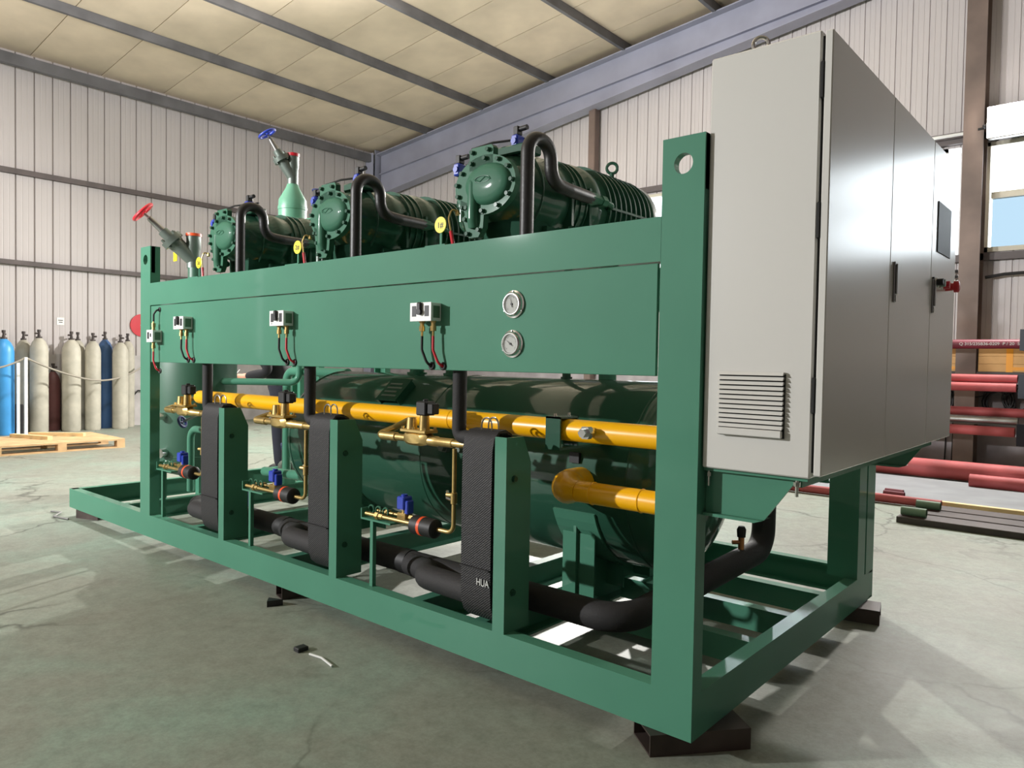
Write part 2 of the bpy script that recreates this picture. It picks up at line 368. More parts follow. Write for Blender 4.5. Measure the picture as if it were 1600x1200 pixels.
def window(n, x0, x1, label, mull):
    w_ = solo(MB().box((x0, YB-0.03, ZW0), (x0+0.05, YB+0.06, ZW1)).box((x1-0.05, YB-0.03, ZW0), (x1, YB+0.06, ZW1)).box((x0, YB-0.03, ZW0), (x1, YB+0.06, ZW0+0.06)).box((x0, YB-0.03, ZW1-0.05), (x1, YB+0.06, ZW1)),
              'window_%d' % n, 'paleframe', label, 'window', kind='structure', smooth=0)
    k = (x1-x0-0.1)/mull
    for i in range(mull):
        a = x0+0.05+i*k
        if i: part(MB().box((a-0.025, YB-0.025, ZW0+0.06), (a+0.025, YB+0.05, ZW1-0.05)), 'mullion', 'paleframe', w_, 0)
        part(MB().box((a+0.02, YB-0.028, 3.40), (a+k-0.02, YB+0.05, 3.48)), 'transom', 'paleframe', w_, 0)
        part(MB().box((a+0.03, YB+0.02, 3.48), (a+k-0.03, YB+0.026, ZW1-0.05)), 'pane', 'pane', w_, 0)
        part(MB().box((a+0.03, YB+0.02, ZW0+0.06), (a+k-0.03, YB+0.026, 3.40)), 'pane', 'darkbluepane' if (n == 1 and i == 0) else 'pane', w_, 0)
window(1, WINS[1][0], WINS[1][1], 'bright window right of the brown column on the back wall', 3)
window(2, WINS[0][0], WINS[0][1], 'bright window in the back wall behind the grey cabinet', 4)
# ceiling: insulated roof panels on purlins
zc = lambda x: roofz(x) + 0.13
cl = solo(MB().prism([(XL-0.2, -11, zc(XL-0.2)+0.03), (6.8, -11, zc(6.8)+0.03), (6.8, -11, zc(6.8)+0.06), (XL-0.2, -11, zc(XL-0.2)+0.06)], (0, 20.3, 0)), 'ceiling', 'roofpanel', 'beige insulated roof panels on grey steel purlins', 'ceiling', kind='structure', smooth=0)
rp = mesh(MB().prism([(XL-0.2, 0.006, zc(XL-0.2)), (6.8, 0.006, zc(6.8)), (6.8, 0.006, zc(6.8)+0.029), (XL-0.2, 0.006, zc(XL-0.2)+0.029)], (0, 1.038, 0)), 'roof_panel', 'roofpanel', 0)
for i in range(19): part_me(rp, 'roof_panel', cl, (0, -10.7+1.05*i, 0))
for i in range(11):
    x = -10.66 + 1.62*i
    part(MB().chan((x+0.03, -11, zc(x)-0.145), (0,0,1), (-1,0,0), (0, 19.9, 0), H=0.14, B=0.06, tw=0.005, tf=0.006), 'purlin', 'purlin', cl)

# the two sides of the hall behind the camera
wr_ = solo(MB().box((6.8, -11, 0), (7.0, YB+0.2, 7.9)), 'wall_right', 'girt', 'dim grey wall on the right side of the hall', 'wall', kind='structure', smooth=0)
wf = solo(MB().box((-12.8, -11.2, 0), (7.0, -11, 7.9)), 'wall_front', 'sheet', 'pale front wall of the hall behind the camera', 'wall', kind='structure', smooth=0)
wl2 = part(MB().box((XL-0.2, -11, 0), (XL, -6, 6.1)), 'wall_end', 'sheet', wl, 0)

# floodlight on the column and the tube fitting beside it
t = thing('floodlight', 'glaring floodlight mounted high on the back wall column', 'lamp', (-0.42, 8.5, 4.1))
part(MB().box((-0.53, 8.44, 4.02), (0.05, 8.56, 4.40), 0.02), 'housing', 'steel', t)
part(MB().box((-0.52, 8.425, 4.03), (0.04, 8.439, 4.39)), 'lens', 'lampglow', t)
part(MB().tube(fillet([(-0.53, 8.5, 4.2), (-0.57, 8.5, 4.2), (-0.57, 8.61, 4.2), (-0.64, 8.62, 4.2)], 0.02), 0.015, 8), 'bracket', 'black', t)
t = thing('floodlight', 'floodlight on the thin wind column, hidden behind the compressors', 'lamp', (-6.55, 8.6, 4.05))
part(MB().box((-6.75, 8.52, 4.06), (-6.35, 8.64, 4.34), 0.02), 'housing', 'steel', t)
part(MB().box((-6.74, 8.505, 4.07), (-6.36, 8.519, 4.33)), 'lens', 'lampglow', t)
part(MB().box((-6.57, 8.64, 4.17), (-6.53, 8.797, 4.23)), 'bracket', 'black', t, 0)
t = thing('tube_light', 'pale tube light fitting on the wall beside the brown column', 'lamp', (-1.0, 8.84, 4.16))
part(MB().cyl((-1.22, 8.83, 4.235), (-0.74, 8.83, 4.235), 0.022, 12), 'tube', 'white', t)
part(MB().box((-1.26, 8.84, 4.20), (-0.72, 8.895, 4.27), 0.006), 'batten', 'girt', t)
# ================================================================== skid frame
L_, W_ = 5.18, 1.97
Z0, Z1 = 0.07, 0.21
sk = thing('skid_frame', 'long green-painted steel skid frame carrying the machinery', 'frame', (-2.6, 1.0, 0.07))
G = 'green'
part(MB().chan((-L_, 0, Z0), (0,0,1), (0,1,0), (L_-0.0004, 0, 0)), 'base_beam', G, sk)
part(MB().chan((0, 0.0004, Z0), (0,0,1), (-1,0,0), (0, W_-0.0008, 0)), 'base_beam', G, sk)
part(MB().chan((-L_, W_, Z0), (0,0,1), (0,-1,0), (L_, 0, 0)), 'base_beam', G, sk)
part(MB().chan((-L_+0.0004, 0.007, Z0), (0,0,1), (1,0,0), (0, W_-0.014, 0)), 'base_beam', G, sk)
for x in (-4.35, -3.35, -2.35, -1.35, -0.98):
    part(MB().chan((x, 0.0065, Z0+0.004), (0,0,1), (1,0,0), (0, W_-0.013, 0), H=0.13), 'cross_beam', G, sk)
for y in (0.66, 1.06, 1.46):
    part(MB().chan((-0.99+0.07, y, Z0+0.004), (0,0,1), (0,1,0), (0.91, 0, 0), H=0.10), 'cross_beam', G, sk)
def post_front(x0, x1):
    p = MB(); ztop = 1.928; zh = 1.845; r = 0.032; cx = (x0+x1)/2; zc0 = 1.76
    p.box((x0, 0, Z1), (x1, 0.007, zc0)); p.box((x0, 0.007, Z1), (x0+0.009, 0.062, ztop)); p.box((x1-0.009, 0.007, Z1), (x1, 0.062, ztop))
    # top plate with the lifting eye hole
    n = 24; ring = [(cx + r*math.cos(2*PI*k/n), zh + r*math.sin(2*PI*k/n)) for k in range(n)]
    hw = (x1-x0)/2; hl, hh = zh-zc0, ztop-zh
    out = []
    for k in range(n):
        a = 2*PI*k/n; c_, s_ = math.cos(a), math.sin(a)
        m = min(hw/abs(c_) if abs(c_) > 1e-6 else 9, (hh/s_ if s_ > 1e-6 else (hl/-s_ if s_ < -1e-6 else 9)))
        out.append((cx+m*c_, zh+m*s_))
    vs = [(a, 0, b) for a, b in ring] + [(a, 0, b) for a, b in out] + [(a, 0.03, b) for a, b in ring] + [(a, 0.03, b) for a, b in out]
    fs = []
    for k in range(n):
        q = (k+1) % n
        fs += [(k, k+n, q+n, q), (2*n+k, 2*n+q, 3*n+q, 3*n+k), (k, q, 2*n+q, 2*n+k), (n+k, 3*n+k, 3*n+q, n+q)]
    p.add(vs, fs)
    for sx, sz in ((x0, ztop), (x1, ztop), (x0, zc0), (x1, zc0)):   # fill the corners of the plate
        cand = sorted(out, key=lambda o: abs(o[0]-sx)+abs(o[1]-sz)); 
        e1 = min((o for o in out if abs(o[0]-sx) < 1e-4), key=lambda o: abs(o[1]-sz)); e2 = min((o for o in out if abs(o[1]-sz) < 1e-4), key=lambda o: abs(o[0]-sx))
        p.prism([(sx, 0, sz), (e1[0], 0, e1[1]), (e2[0], 0, e2[1])], (0, 0.03, 0))
    return p
part(post_front(-0.143, 0.0), 'post', G, sk, 30)
part(post_front(-3.925, -3.785), 'post', G, sk, 30)
# rear posts
part(MB().chan((-0.14, 1.70, Z1), (1,0,0), (0,1,0), (0, 0, 1.55), H=0.14, B=0.12).chan((0, W_, Z1), (0,-1,0), (-1,0,0), (0, 0, 1.55), H=0.13, B=0.05), 'post', G, sk)
part(MB().chan((-5.16, W_-0.001, Z1), (1,0,0), (0,-1,0), (0, 0, 1.34), H=0.14, B=0.058), 'post', G, sk)
part(MB().chan((-4.86, W_-0.001, Z1), (1,0,0), (0,-1,0), (0, 0, 1.34), H=0.14, B=0.058), 'post', G, sk)
part(MB().chan((-3.925, W_-0.001, Z1), (1,0,0), (0,-1,0), (0, 0, 1.34), H=0.14, B=0.058), 'post', G, sk)
# top beams
ZB0, ZB1 = 1.552, 1.693
part(MB().chan((-3.7852, 0, ZB0), (0,0,1), (0,1,0), (3.643, 0, 0)), 'top_beam', G, sk)
part(MB().chan((-5.16, W_, ZB0), (0,0,1), (0,-1,0), (5.02, 0, 0)), 'top_beam', G, sk)
for x in (-3.87, -3.35, -2.90, -2.30, -1.85, -1.26, -0.80):
    part(MB().chan((x, 0.064, ZB0), (0,0,1), (1,0,0), (0, W_-0.13, 0), H=0.138), 'top_cross_beam', G, sk)
part(MB().chan((-0.003, 0.065, ZB0), (0,0,1), (-1,0,0), (0, 1.63, 0), H=0.138), 'top_cross_beam', G, sk)
# front instrument panel
fp = part(MB().box((-3.778, 0.002, 1.192), (-0.152, 0.016, 1.547), 0.002), 'front_panel', G, sk)
part(MB().box((-3.76, 0.016, 1.192), (-0.17, 0.034, 1.204)), 'panel_lip', G, sk, 0)
# short channel columns beside the heat exchangers
bm_ = bolt_mesh('bolt', 0.011, 0.010, 'dgreen')
COLX = (-0.768, -1.806, -2.846)
for x in COLX:
    c = MB(); tw = 0.007; B = 0.058; H = 0.145; zt = 0.947
    c.prism([(x, 0.0, Z1), (x, H, Z1), (x, H, 0.845), (x, 0.098, zt), (x, 0, zt)], (-tw, 0, 0))
    c.box((x-B, 0, Z1), (x-tw, 0.009, zt)); c.box((x-B, H-0.009, Z1), (x-tw, H, 0.845))
    co = part(c, 'column', G, sk, 20)
    for z in (0.36, 0.79): part_me(bm_, 'bolt', co, (x, 0.045, z), (0, 0, PI/2))
# cabinet brackets
for i, (y0, y1) in enumerate(((0.056, 0.064), (1.735, 1.743))):
    g = MB(); g.prism([(0.002, y0, 0.908), (0.280, y0, 0.908), (0.187, y0, 0.778), (0.002, y0, 0.778)], (0, y1-y0, 0))
    g.prism([(0.002, y0-0.02, 0.769), (0.163, y0-0.02, 0.769), (0.187, y0-0.02, 0.778), (0.002, y0-0.02, 0.778)], (0, 0.07, 0))
    g.box((0.002, y0-0.02, 0.908), (0.315, y0+0.05, 0.917))
    part(g, 'bracket', G, sk, 20)
part(MB().box((0.002, 0.066, 0.779), (0.045, 0.10, 0.907)), 'bracket_strut', G, sk, 0)
part(MB().box((0.240, 0.066, 0.885), (0.290, 1.733, 0.907)), 'support_rail', G, sk, 0)
part(MB().box((0.004, 0.11, 0.86), (0.050, 1.733, 0.907)), 'support_rail', G, sk, 0)
part(MB().chan((-1.4, 1.70, 0.66), (0,0,1), (0,1,0), (1.255, 0, 0), H=0.10), 'mid_beam', G, sk)
# tank saddles
TY, TZ, TR = 0.95, 0.728, 0.424
for x in (-0.86, -2.55):
    s_ = MB(); n = 10; a0, a1 = math.radians(208), math.radians(332)
    arc = [(TY+(TR+0.004)*math.cos(a0+(a1-a0)*k/n), TZ+(TR+0.004)*math.sin(a0+(a1-a0)*k/n)) for k in range(n+1)]
    yl, yr = arc[0][0], arc[-1][0]
    s_.prism([(x-0.007, a, b) for a, b in arc] + [(x-0.007, yr, 0.206), (x-0.007, yl, 0.206)], (0.014, 0, 0))
    for yy in (yl+0.02, TY-0.12, TY+0.12, yr-0.03):
        zt = TZ - math.sqrt(max(0, (TR+0.004)**2-(yy-TY)**2)) - 0.01
        s_.box((x-0.075, yy-0.005, 0.206), (x+0.095, yy+0.005, zt))
    part(s_, 'saddle', G, sk, 20)
    wr = [(TY+(TR+q)*math.cos(a0-0.15+(a1-a0+0.3)*k/24), TZ+(TR+q)*math.sin(a0-0.15+(a1-a0+0.3)*k/24)) for q in (0.0,) for k in range(25)]
    wr2 = [(TY+(TR+0.010)*math.cos(a0-0.15+(a1-a0+0.3)*k/24), TZ+(TR+0.010)*math.sin(a0-0.15+(a1-a0+0.3)*k/24)) for k in range(24, -1, -1)]
    w2 = MB()
    for k in range(24):
        w2.prism([(x-0.10, *wr[k]), (x-0.10, *wr[k+1]), (x-0.10, *wr2[23-k]), (x-0.10, *wr2[24-k])], (0.22, 0, 0))
    part(w2, 'saddle_wrap', G, sk, 40)

# ------------------------------------------------ packing blocks under the skid
def block(name, c, ang, l, wd, h, label):
    b = MB(); t_ = 0.006
    prof = [(-wd/2, 0), (wd/2, 0), (wd/2, h), (-wd/2, h)]
    for lo, hi in (((-l/2, -wd/2, 0), (l/2, wd/2, t_)), ((-l/2, -wd/2, h-t_), (l/2, wd/2, h)), ((-l/2, -wd/2, t_), (l/2, -wd/2+t_, h-t_)), ((-l/2, wd/2-t_, t_), (l/2, wd/2, h-t_))): b.box(lo, hi)
    o = solo(b, name, 'blocksteel', label, 'block', 'steel packing blocks under the skid', smooth=0); o.location = c; o.rotation_euler = (0, 0, ang); return o
block('packing_block', (-0.068, 0.137, 0), math.radians(51), 0.34, 0.15, 0.069, 'rusty square steel tube block under the nearest skid corner')
block('packing_block', (-0.02, 1.80, 0), math.radians(90-78), 0.20, 0.16, 0.069, 'dark steel tube block under the far right skid corner')
block('packing_block', (-4.98, 0.10, 0), math.radians(20), 0.22, 0.12, 0.069, 'steel tube block under the far left skid end')
block('packing_block', (-2.30, 0.10, 0), math.radians(75), 0.16, 0.10, 0.069, 'steel tube block under the middle of the front skid beam')
block('packing_block', (-4.98, 1.85, 0), 0.0, 0.22, 0.12, 0.069, 'steel tube block under the rear left skid corner')

# ------------------------------------------------ receiver tank
tk = thing('receiver_tank', 'dark green horizontal receiver tank lying in the skid', 'tank', (-1.8, TY, TZ-TR))
XA, XB = -3.02, -0.577
pr = [(XA-0.20*math.cos(PI/2*k/8), TR*math.sin(PI/2*k/8)) for k in range(0, 9)] + [(XB+0.20*math.sin(PI/2*k/8), TR*math.cos(PI/2*k/8)) for k in range(0, 9)]
pr = [(a, max(b, 0.002)) for a, b in pr]
part(MB().lathe((0, TY, TZ), (1, 0, 0), pr, 72), 'shell', 'dgreen', tk, 40)
for x in (XA, XB, -1.82): part(MB().torus((x, TY, TZ), (1,0,0), TR-0.001, 0.004, 72, 6), 'weld_seam', 'dgreen', tk)
# rating plate on its bracket
a = math.radians(133); ca, sa = math.cos(a), math.sin(a)
pc = Vector((-2.16, TY+(TR+0.035)*ca, TZ+(TR+0.035)*sa)); tn = Vector((0, -sa, ca)); nn = Vector((0, ca, sa))
pl = MB().prism([pc + Vector((sx*0.085, 0, 0)) + tn*sz*0.085 for sx, sz in ((-1,-1), (1,-1), (1,1), (-1,1))], nn*0.006)
pp = part(pl, 'rating_plate', 'castiron' if 0 else 'dgreen', tk, 0)
for sx in (-1, 1):
    br = MB(); br.prism([pc + Vector((sx*0.08, 0, 0)) + tn*q*0.075 - nn*0.045*(1 if k < 2 else 0) for k, q in ((0,-1), (1,1), (2,1), (3,-1))], (0.005, 0, 0))
    part(br, 'plate_bracket', 'dgreen', tk, 0)
for k in range(4):
    q = pc + nn*0.0065 + tn*(0.05-0.03*k); part(MB().prism([q+Vector((-0.06,0,0))-tn*0.006, q+Vector((0.06-0.02*(k % 2),0,0))-tn*0.006, q+Vector((0.06-0.02*(k % 2),0,0))+tn*0.006, q+Vector((-0.06,0,0))+tn*0.006], nn*0.0015), 'engraved_line', 'castiron', pp, 0)
# nozzles between tank top and machines
for x, yy, r_, m_ in ((-2.32, 0.95, 0.045, 'green'), (-2.18, 1.15, 0.03, 'dgreen'), (-2.02, 0.95, 0.038, 'green'), (-1.20, 0.95, 0.022, 'dgreen'), (-1.02, 1.05, 0.045, 'green'), (-0.62, 0.95, 0.018, 'black')):
    zt = TZ + math.sqrt(TR**2-(yy-TY)**2) - 0.02
    part(MB().cyl((x, yy, zt), (x, yy, 1.55), r_, 16).cyl((x, yy, zt+0.005), (x, yy, zt+0.028), r_*1.35, 16), 'nozzle', m_, tk)
for x, z, r_ in ((-1.62, 0.80, 0.028), (-1.50, 0.80, 0.022)):
    ang = math.asin((z-TZ)/TR); yy = TY - TR*math.cos(ang)
    part(MB().lathe((x, yy+0.02, z), (0,-1,0), [(0, r_), (0.05, r_), (0.05, r_*0.75), (0.075, r_*0.75)], 6), 'plug', 'castiron', tk)
st = MB().box((-0.86, TY-TR-0.006, 0.80), (-0.81, TY-TR+0.01, 0.845)); part(st, 'sticker', 'ink', tk, 0)
# lower yellow outlet: flange on the tank, elbow, run along the tank
yo = thing('yellow_outlet_pipe', 'yellow outlet pipe with wide elbow leaving the front of the green tank', 'pipe', (-0.8, 0.36, 0.66))
ev = fillet([(-0.80, 0.60, 0.715), (-0.80, 0.36, 0.715), (-0.40, 0.36, 0.715)], 0.11, 10)
n_e = len(ev)
part(MB().tube(ev[:-1], [0.070 - 0.026*max(0, min(1, (i-5)/5)) for i in range(n_e-1)], 20), 'elbow', 'yellow', yo, 60)
part(MB().cyl(ev[-2], (-0.16, 0.36, 0.715), 0.0435, 20), 'pipe_run', 'yellow', yo)
part(MB().torus((-0.62, 0.36, 0.715), (1,0,0), 0.0435, 0.003, 24, 6).torus((-0.40, 0.36, 0.715), (1,0,0), 0.0435, 0.003, 24, 6), 'weld_bead', 'yellow', yo)
part(MB().lathe((-0.80, 0.535, 0.715), (0, 1, 0), [(0, 0.078), (0.02, 0.082), (0.05, 0.095)], 24), 'nozzle_collar', 'dgreen', yo)
# upper yellow header
yh = thing('yellow_header_pipe', 'long yellow header pipe running along the front of the tank', 'pipe', (-2.0, 0.25, 0.92))
YH, ZH = 0.25, 0.970
part(MB().tube(fillet([(-3.50, YH, ZH-0.03), (-3.57, YH-0.02, ZH), (-3.4, YH, ZH)], 0.02), 0.02, 10) if 0 else MB().cyl((-3.62, YH, ZH), (-0.12, YH, ZH), 0.043, 20), 'pipe_run', 'yellow', yh)
part(MB().lathe((-3.62, YH, ZH), (-1, 0, 0), [(0, 0.043), (0.012, 0.041), (0.026, 0.030), (0.032, 0.012)], 20), 'end_cap', 'yellow', yh, 60)
for x in (-0.24, -1.30, -2.35, -3.1): part(MB().torus((x, YH, ZH), (1,0,0), 0.0425, 0.0025, 24, 6), 'weld_bead', 'yellow', yh)
part(MB().lathe((-0.53, YH-0.035, ZH+0.004), (0,-1,0), [(0, 0.020), (0.03, 0.020), (0.03, 0.026), (0.055, 0.026), (0.055, 0.017), (0.075, 0.017), (0.075, 0.008)], 6), 'plug', 'chrome', yh, 30)
cp_ = MB().box((-0.735, 0.19, 0.905), (-0.665, 0.197, 1.022)).box((-0.735, 0.303, 0.905), (-0.665, 0.310, 1.022)).box((-0.735, 0.19, 1.015), (-0.665, 0.31, 1.022)).box((-0.735, 0.19, 0.895), (-0.665, 0.56, 0.905))
cl_ = part(cp_, 'clamp', 'dgreen', yh, 0)
part_me(bolt_mesh('bolt', 0.006, 0.012, 'chrome'), 'bolt', cl_, (-0.7, 0.205, 1.022), (-PI/2, 0, 0)); part_me(bpy.data.meshes['bolt.001'] if 'bolt.001' in bpy.data.meshes else bm_, 'bolt', cl_, (-0.7, 0.295, 1.022), (-PI/2, 0, 0))
# ================================================================== compressors (front cover faces -y, shaft runs along +y)
def make_compressor():
    t = thing('screw_compressor', '', 'compressor', group='screw compressors in a row on top of the skid', local=True)
    AZ = 0.235
    b = MB()
    b.loft([(0.022, 0, AZ+0.01, 0.150, 0.108, 2.2), (0.09, 0, AZ+0.005, 0.155, 0.135, 2.2), (0.12, 0, AZ, 0.178, 0.160, 2), (0.24, 0, AZ-0.005, 0.182, 0.170, 2), (0.26, 0, AZ, 0.192, 0.182, 2), (0.30, 0, AZ, 0.192, 0.182, 2), (0.32, 0, AZ, 0.186, 0.178, 2),
            (0.47, 0, AZ, 0.190, 0.184, 2), (0.49, 0, AZ, 0.203, 0.200, 2), (0.54, 0, AZ, 0.203, 0.200, 2), (0.56, 0, AZ, 0.196, 0.194, 2), (0.98, 0, AZ, 0.196, 0.194, 2), (0.99, 0, AZ, 0.208, 0.205, 2), (1.03, 0, AZ, 0.208, 0.205, 2), (1.06, 0, AZ, 0.190, 0.188, 2), (1.09, 0, AZ, 0.14, 0.14, 2), (1.10, 0, AZ, 0.07, 0.07, 2)], 40)
    part(b, 'housing', 'dgreen', t, 40)
    s_ = MB().loft([(0.075, 0, 0.10, 0.03, 0.02, 4), (0.10, 0, 0.10, 0.11, 0.075, 4), (0.16, 0, 0.11, 0.135, 0.085, 4), (0.80, 0, 0.11, 0.135, 0.085, 4), (0.88, 0, 0.12, 0.10, 0.06, 4)], 24)
    part(s_, 'oil_sump', 'castgreen', t, 40)
    for k in range(9): 
        part(MB().lathe((0, 0.600+0.043*k, AZ), (0,1,0), [(0, 0.19), (0.001, 0.213), (0.009, 0.213), (0.010, 0.19)], 40, False), 'cooling_rib', 'dgreen', t, 30)
    for yy, rr_ in ((0.15, 0.186), (0.36, 0.196), (0.40, 0.196), (0.44, 0.197)): part(MB().lathe((0, yy, AZ), (0,1,0), [(0, 0.17), (0.002, rr_), (0.008, rr_), (0.010, 0.17)], 40, False), 'housing_band', 'dgreen', t, 30)
    for yy in (0.33, 0.46): part(MB().box((0.150, yy, AZ-0.12), (0.197, yy+0.015, AZ+0.06)), 'housing_rib', 'dgreen', t, 0)
    part(MB().box((0.190, 0.58, AZ-0.008), (0.2135, 0.98, AZ+0.002)), 'rib_bar', 'dgreen', t, 0)
    # front cover: oval plate with a lobe above and one below
    n = 40; oval = []
    for k in range(n):
        a = 2*PI*k/n; oval.append((0.165*math.cos(a), AZ+0.015+0.120*math.sin(a)))
    cov = MB().prism([(x, 0.0, z) for x, z in oval], (0, 0.03, 0))
    cov.prism([(-0.085, 0, AZ+0.08), (0.045, 0, AZ+0.08), (0.045, 0, AZ+0.160), (0.035, 0, AZ+0.172), (-0.070, 0, AZ+0.172), (-0.085, 0, AZ+0.160)], (0, 0.0295, 0))
    cov.prism([(-0.135, 0, AZ-0.03), (0.0, 0, AZ-0.09), (-0.005, 0, AZ-0.155), (-0.03, 0, AZ-0.192), (-0.085, 0, AZ-0.192), (-0.112, 0, AZ-0.155)], (0, 0.0295, 0))
    cv = part(cov, 'front_cover', 'cgreen', t, 30)
    dm = MB().loft([(0.004, 0.022, AZ+0.015, 0.122, 0.085, 2), (-0.012, 0.022, AZ+0.015, 0.116, 0.079, 2), (-0.020, 0.022, AZ+0.015, 0.104, 0.067, 2), (-0.025, 0.022, AZ+0.015, 0.085, 0.050, 2), (-0.0265, 0.022, AZ+0.015, 0.03, 0.015, 2)], 32)
    part(dm, 'cover_dome', 'cgreen', cv, 60)
    rd = MB().tube(fillet([(-0.055, 0.0, AZ+0.03), (-0.055, -0.004, AZ+0.02), (-0.055, -0.004, AZ-0.12), (-0.055, 0.004, AZ-0.15)], 0.01), [0.026]*7+[0.026]*9, 12)
    part(rd, 'oil_channel', 'cgreen', cv, 60)
    # raised oval emblem on the dome
    em = MB().torus((0.012, -0.0265, AZ+0.030), (0,1,0.02), 0.030, 0.0026, 24, 6)
    em.v = [((x-0.012)*1.35+0.012, y, (z-AZ-0.03)*0.45+AZ+0.03) for x, y, z in em.v]
    em.tube([(-0.034, -0.0265, AZ+0.036), (0.0, -0.027, AZ+0.022), (0.03, -0.027, AZ+0.040), (0.058, -0.0265, AZ+0.026)], 0.0025, 6)
    part(em, 'emblem', 'cgreen', cv, 60)
    bp = [(0.150*math.cos(a), AZ+0.015+0.105*math.sin(a)) for a in [math.radians(d) for d in (0, 32, 60, 88, 118, 145, 172, 198, 232, 268, 300, 330)]] + [(-0.065, AZ+0.152), (0.022, AZ+0.152), (-0.118, AZ-0.065), (-0.100, AZ-0.115), (-0.085, AZ-0.175), (-0.022, AZ-0.165)]
    bmh = bpy.data.meshes.get('cover_bolt') or bolt_mesh('cover_bolt', 0.0085, 0.016, 'dgreen')
    for x, z in bp: part_me(bmh, 'bolt', cv, (x, 0, z))
    # mounting feet
    for y in (0.20, 0.78):
        part(MB().box((-0.17, y, 0.0), (0.17, y+0.07, 0.014)).box((-0.16, y+0.01, 0.012), (-0.12, y+0.06, 0.10)).box((0.12, y+0.01, 0.012), (0.16, y+0.06, 0.10)), 'foot', 'castgreen', t, 0)
    # lifting eye
    part(MB().torus((0.0, 0.93, AZ+0.275), (-0.55, 0.83, 0), 0.026, 0.008, 20, 8).cyl((0, 0.93, AZ+0.19), (0, 0.93, AZ+0.25), 0.012, 12).cyl((0, 0.93, AZ+0.19), (0, 0.93, AZ+0.225), 0.024, 12), 'lifting_eye', 'dgreen', t)
    # solenoid coils
    def coil(x, y, z, d):
        v = part(MB().box((x-0.018, y-0.025, z-0.026), (x+0.018, y+0.025, z+0.026), 0.006).cyl((x, y-0.03, z), (x, y-0.024, z), 0.013, 12), 'solenoid_coil', 'blue', t)
        part(MB().box((x-0.013, y-0.016, z+0.026), (x+0.013, y+0.016, z+0.062), 0.003).cyl((x+0.005, y, z+0.05), (x+0.05, y, z+0.052), 0.011, 12), 'coil_plug', 'black', v)
        part(MB().cyl((x, y+0.005, z-0.10), (x, y+0.005, z-0.027), 0.012, 12), 'valve_stem', 'dgreen', v)
    coil(-0.200, 0.06, AZ+0.115, 1); coil(0.062, 0.13, AZ+0.205, 1)
    part(MB().box((-0.03, 0.10, AZ+0.15), (0.135, 0.20, AZ+0.19), 0.006), 'valve_block', 'dgreen', t)
    # oil line pipe on the left side and fitting on the right for the insulated hose
    part(MB().cyl((-0.205, 0.09, AZ-0.10), (-0.205, 0.09, AZ+0.02), 0.022, 14).cyl((-0.205, 0.09, AZ-0.04), (-0.205, 0.09, AZ-0.01), 0.029, 14).tube(fillet([(-0.205, 0.09, AZ-0.09), (-0.205, 0.09, AZ-0.13), (-0.12, 0.09, AZ-0.13)], 0.03), 0.018, 10), 'oil_line', 'dgreen', t)
    part(MB().lathe((0.235, 0.40, 0.240), (0,1,0), [(0, 0.026), (0.05, 0.026), (0.05, 0.019), (0.085, 0.019), (0.085, 0.024), (0.12, 0.024), (0.12, 0.012), (0.14, 0.012)], 6), 'hose_fitting', 'cgreen', t, 30)
    part(MB().tube(fillet([(0.235, 0.53, 0.24), (0.235, 0.58, 0.235), (0.18, 0.62, 0.225)], 0.03), 0.012, 8), 'fitting_pipe', 'cgreen', t)
    # conduit on top
    part(MB().tube(fillet([(-0.15, 0.08, AZ+0.20), (-0.05, 0.10, AZ+0.215), (0.10, 0.17, AZ+0.225)], 0.03), 0.005, 6), 'cable', 'black', t)
    return t
CY, CZ = 0.135, 1.693
cx = (-1.028, -2.072, -3.122)
c0 = make_compressor(); c0.location = (cx[0], CY, CZ); c0['label'] = 'dark green screw compressor nearest the grey cabinet, ribs fully showing'
copy_tree(c0, (cx[1], CY, CZ), label='middle of the three dark green screw compressors')
copy_tree(c0, (cx[2], CY, CZ), label='dark green screw compressor farthest left, near the red handwheel valve')
# insulated suction hoses rising behind the top beam
HX = -0.770
hp = [(HX, 0.095, 1.70), (HX, 0.095, 2.085), (HX, 0.232, 2.085), (HX, 0.245, 1.935), (HX, 0.36, 1.927), (HX-0.02, 0.55, 1.930)]
hp = fillet(hp, [0.068, 0.068, 0.075, 0.08], 9)
for i, (dx, lab) in enumerate(((0, 'black insulated hose arching over beside the compressor nearest the cabinet'), (-1.040, 'black insulated hose arching over beside the middle compressor'), (-2.086, 'black insulated hose arching over beside the farthest left compressor'))):
    h = thing('insulated_hose', lab, 'hose', (HX+dx, 0.095, 1.555), 'insulated hoses beside the compressors', local=True)
    b = MB().tube([(HX, 0.095, 1.555)] + [tuple(p) for p in hp], 0.0265, 14); b.v = [(x-HX, y-0.095, z-1.555) for x, y, z in b.v]
    part(b, 'foam_sleeve', 'hose', h, 60)
    part(MB().lathe((-0.02, 0.43, 0.375), (0,1,0), [(0, 0.029), (0.03, 0.029), (0.03, 0.022), (0.05, 0.022)], 8), 'end_fitting', 'cgreen', h, 30)
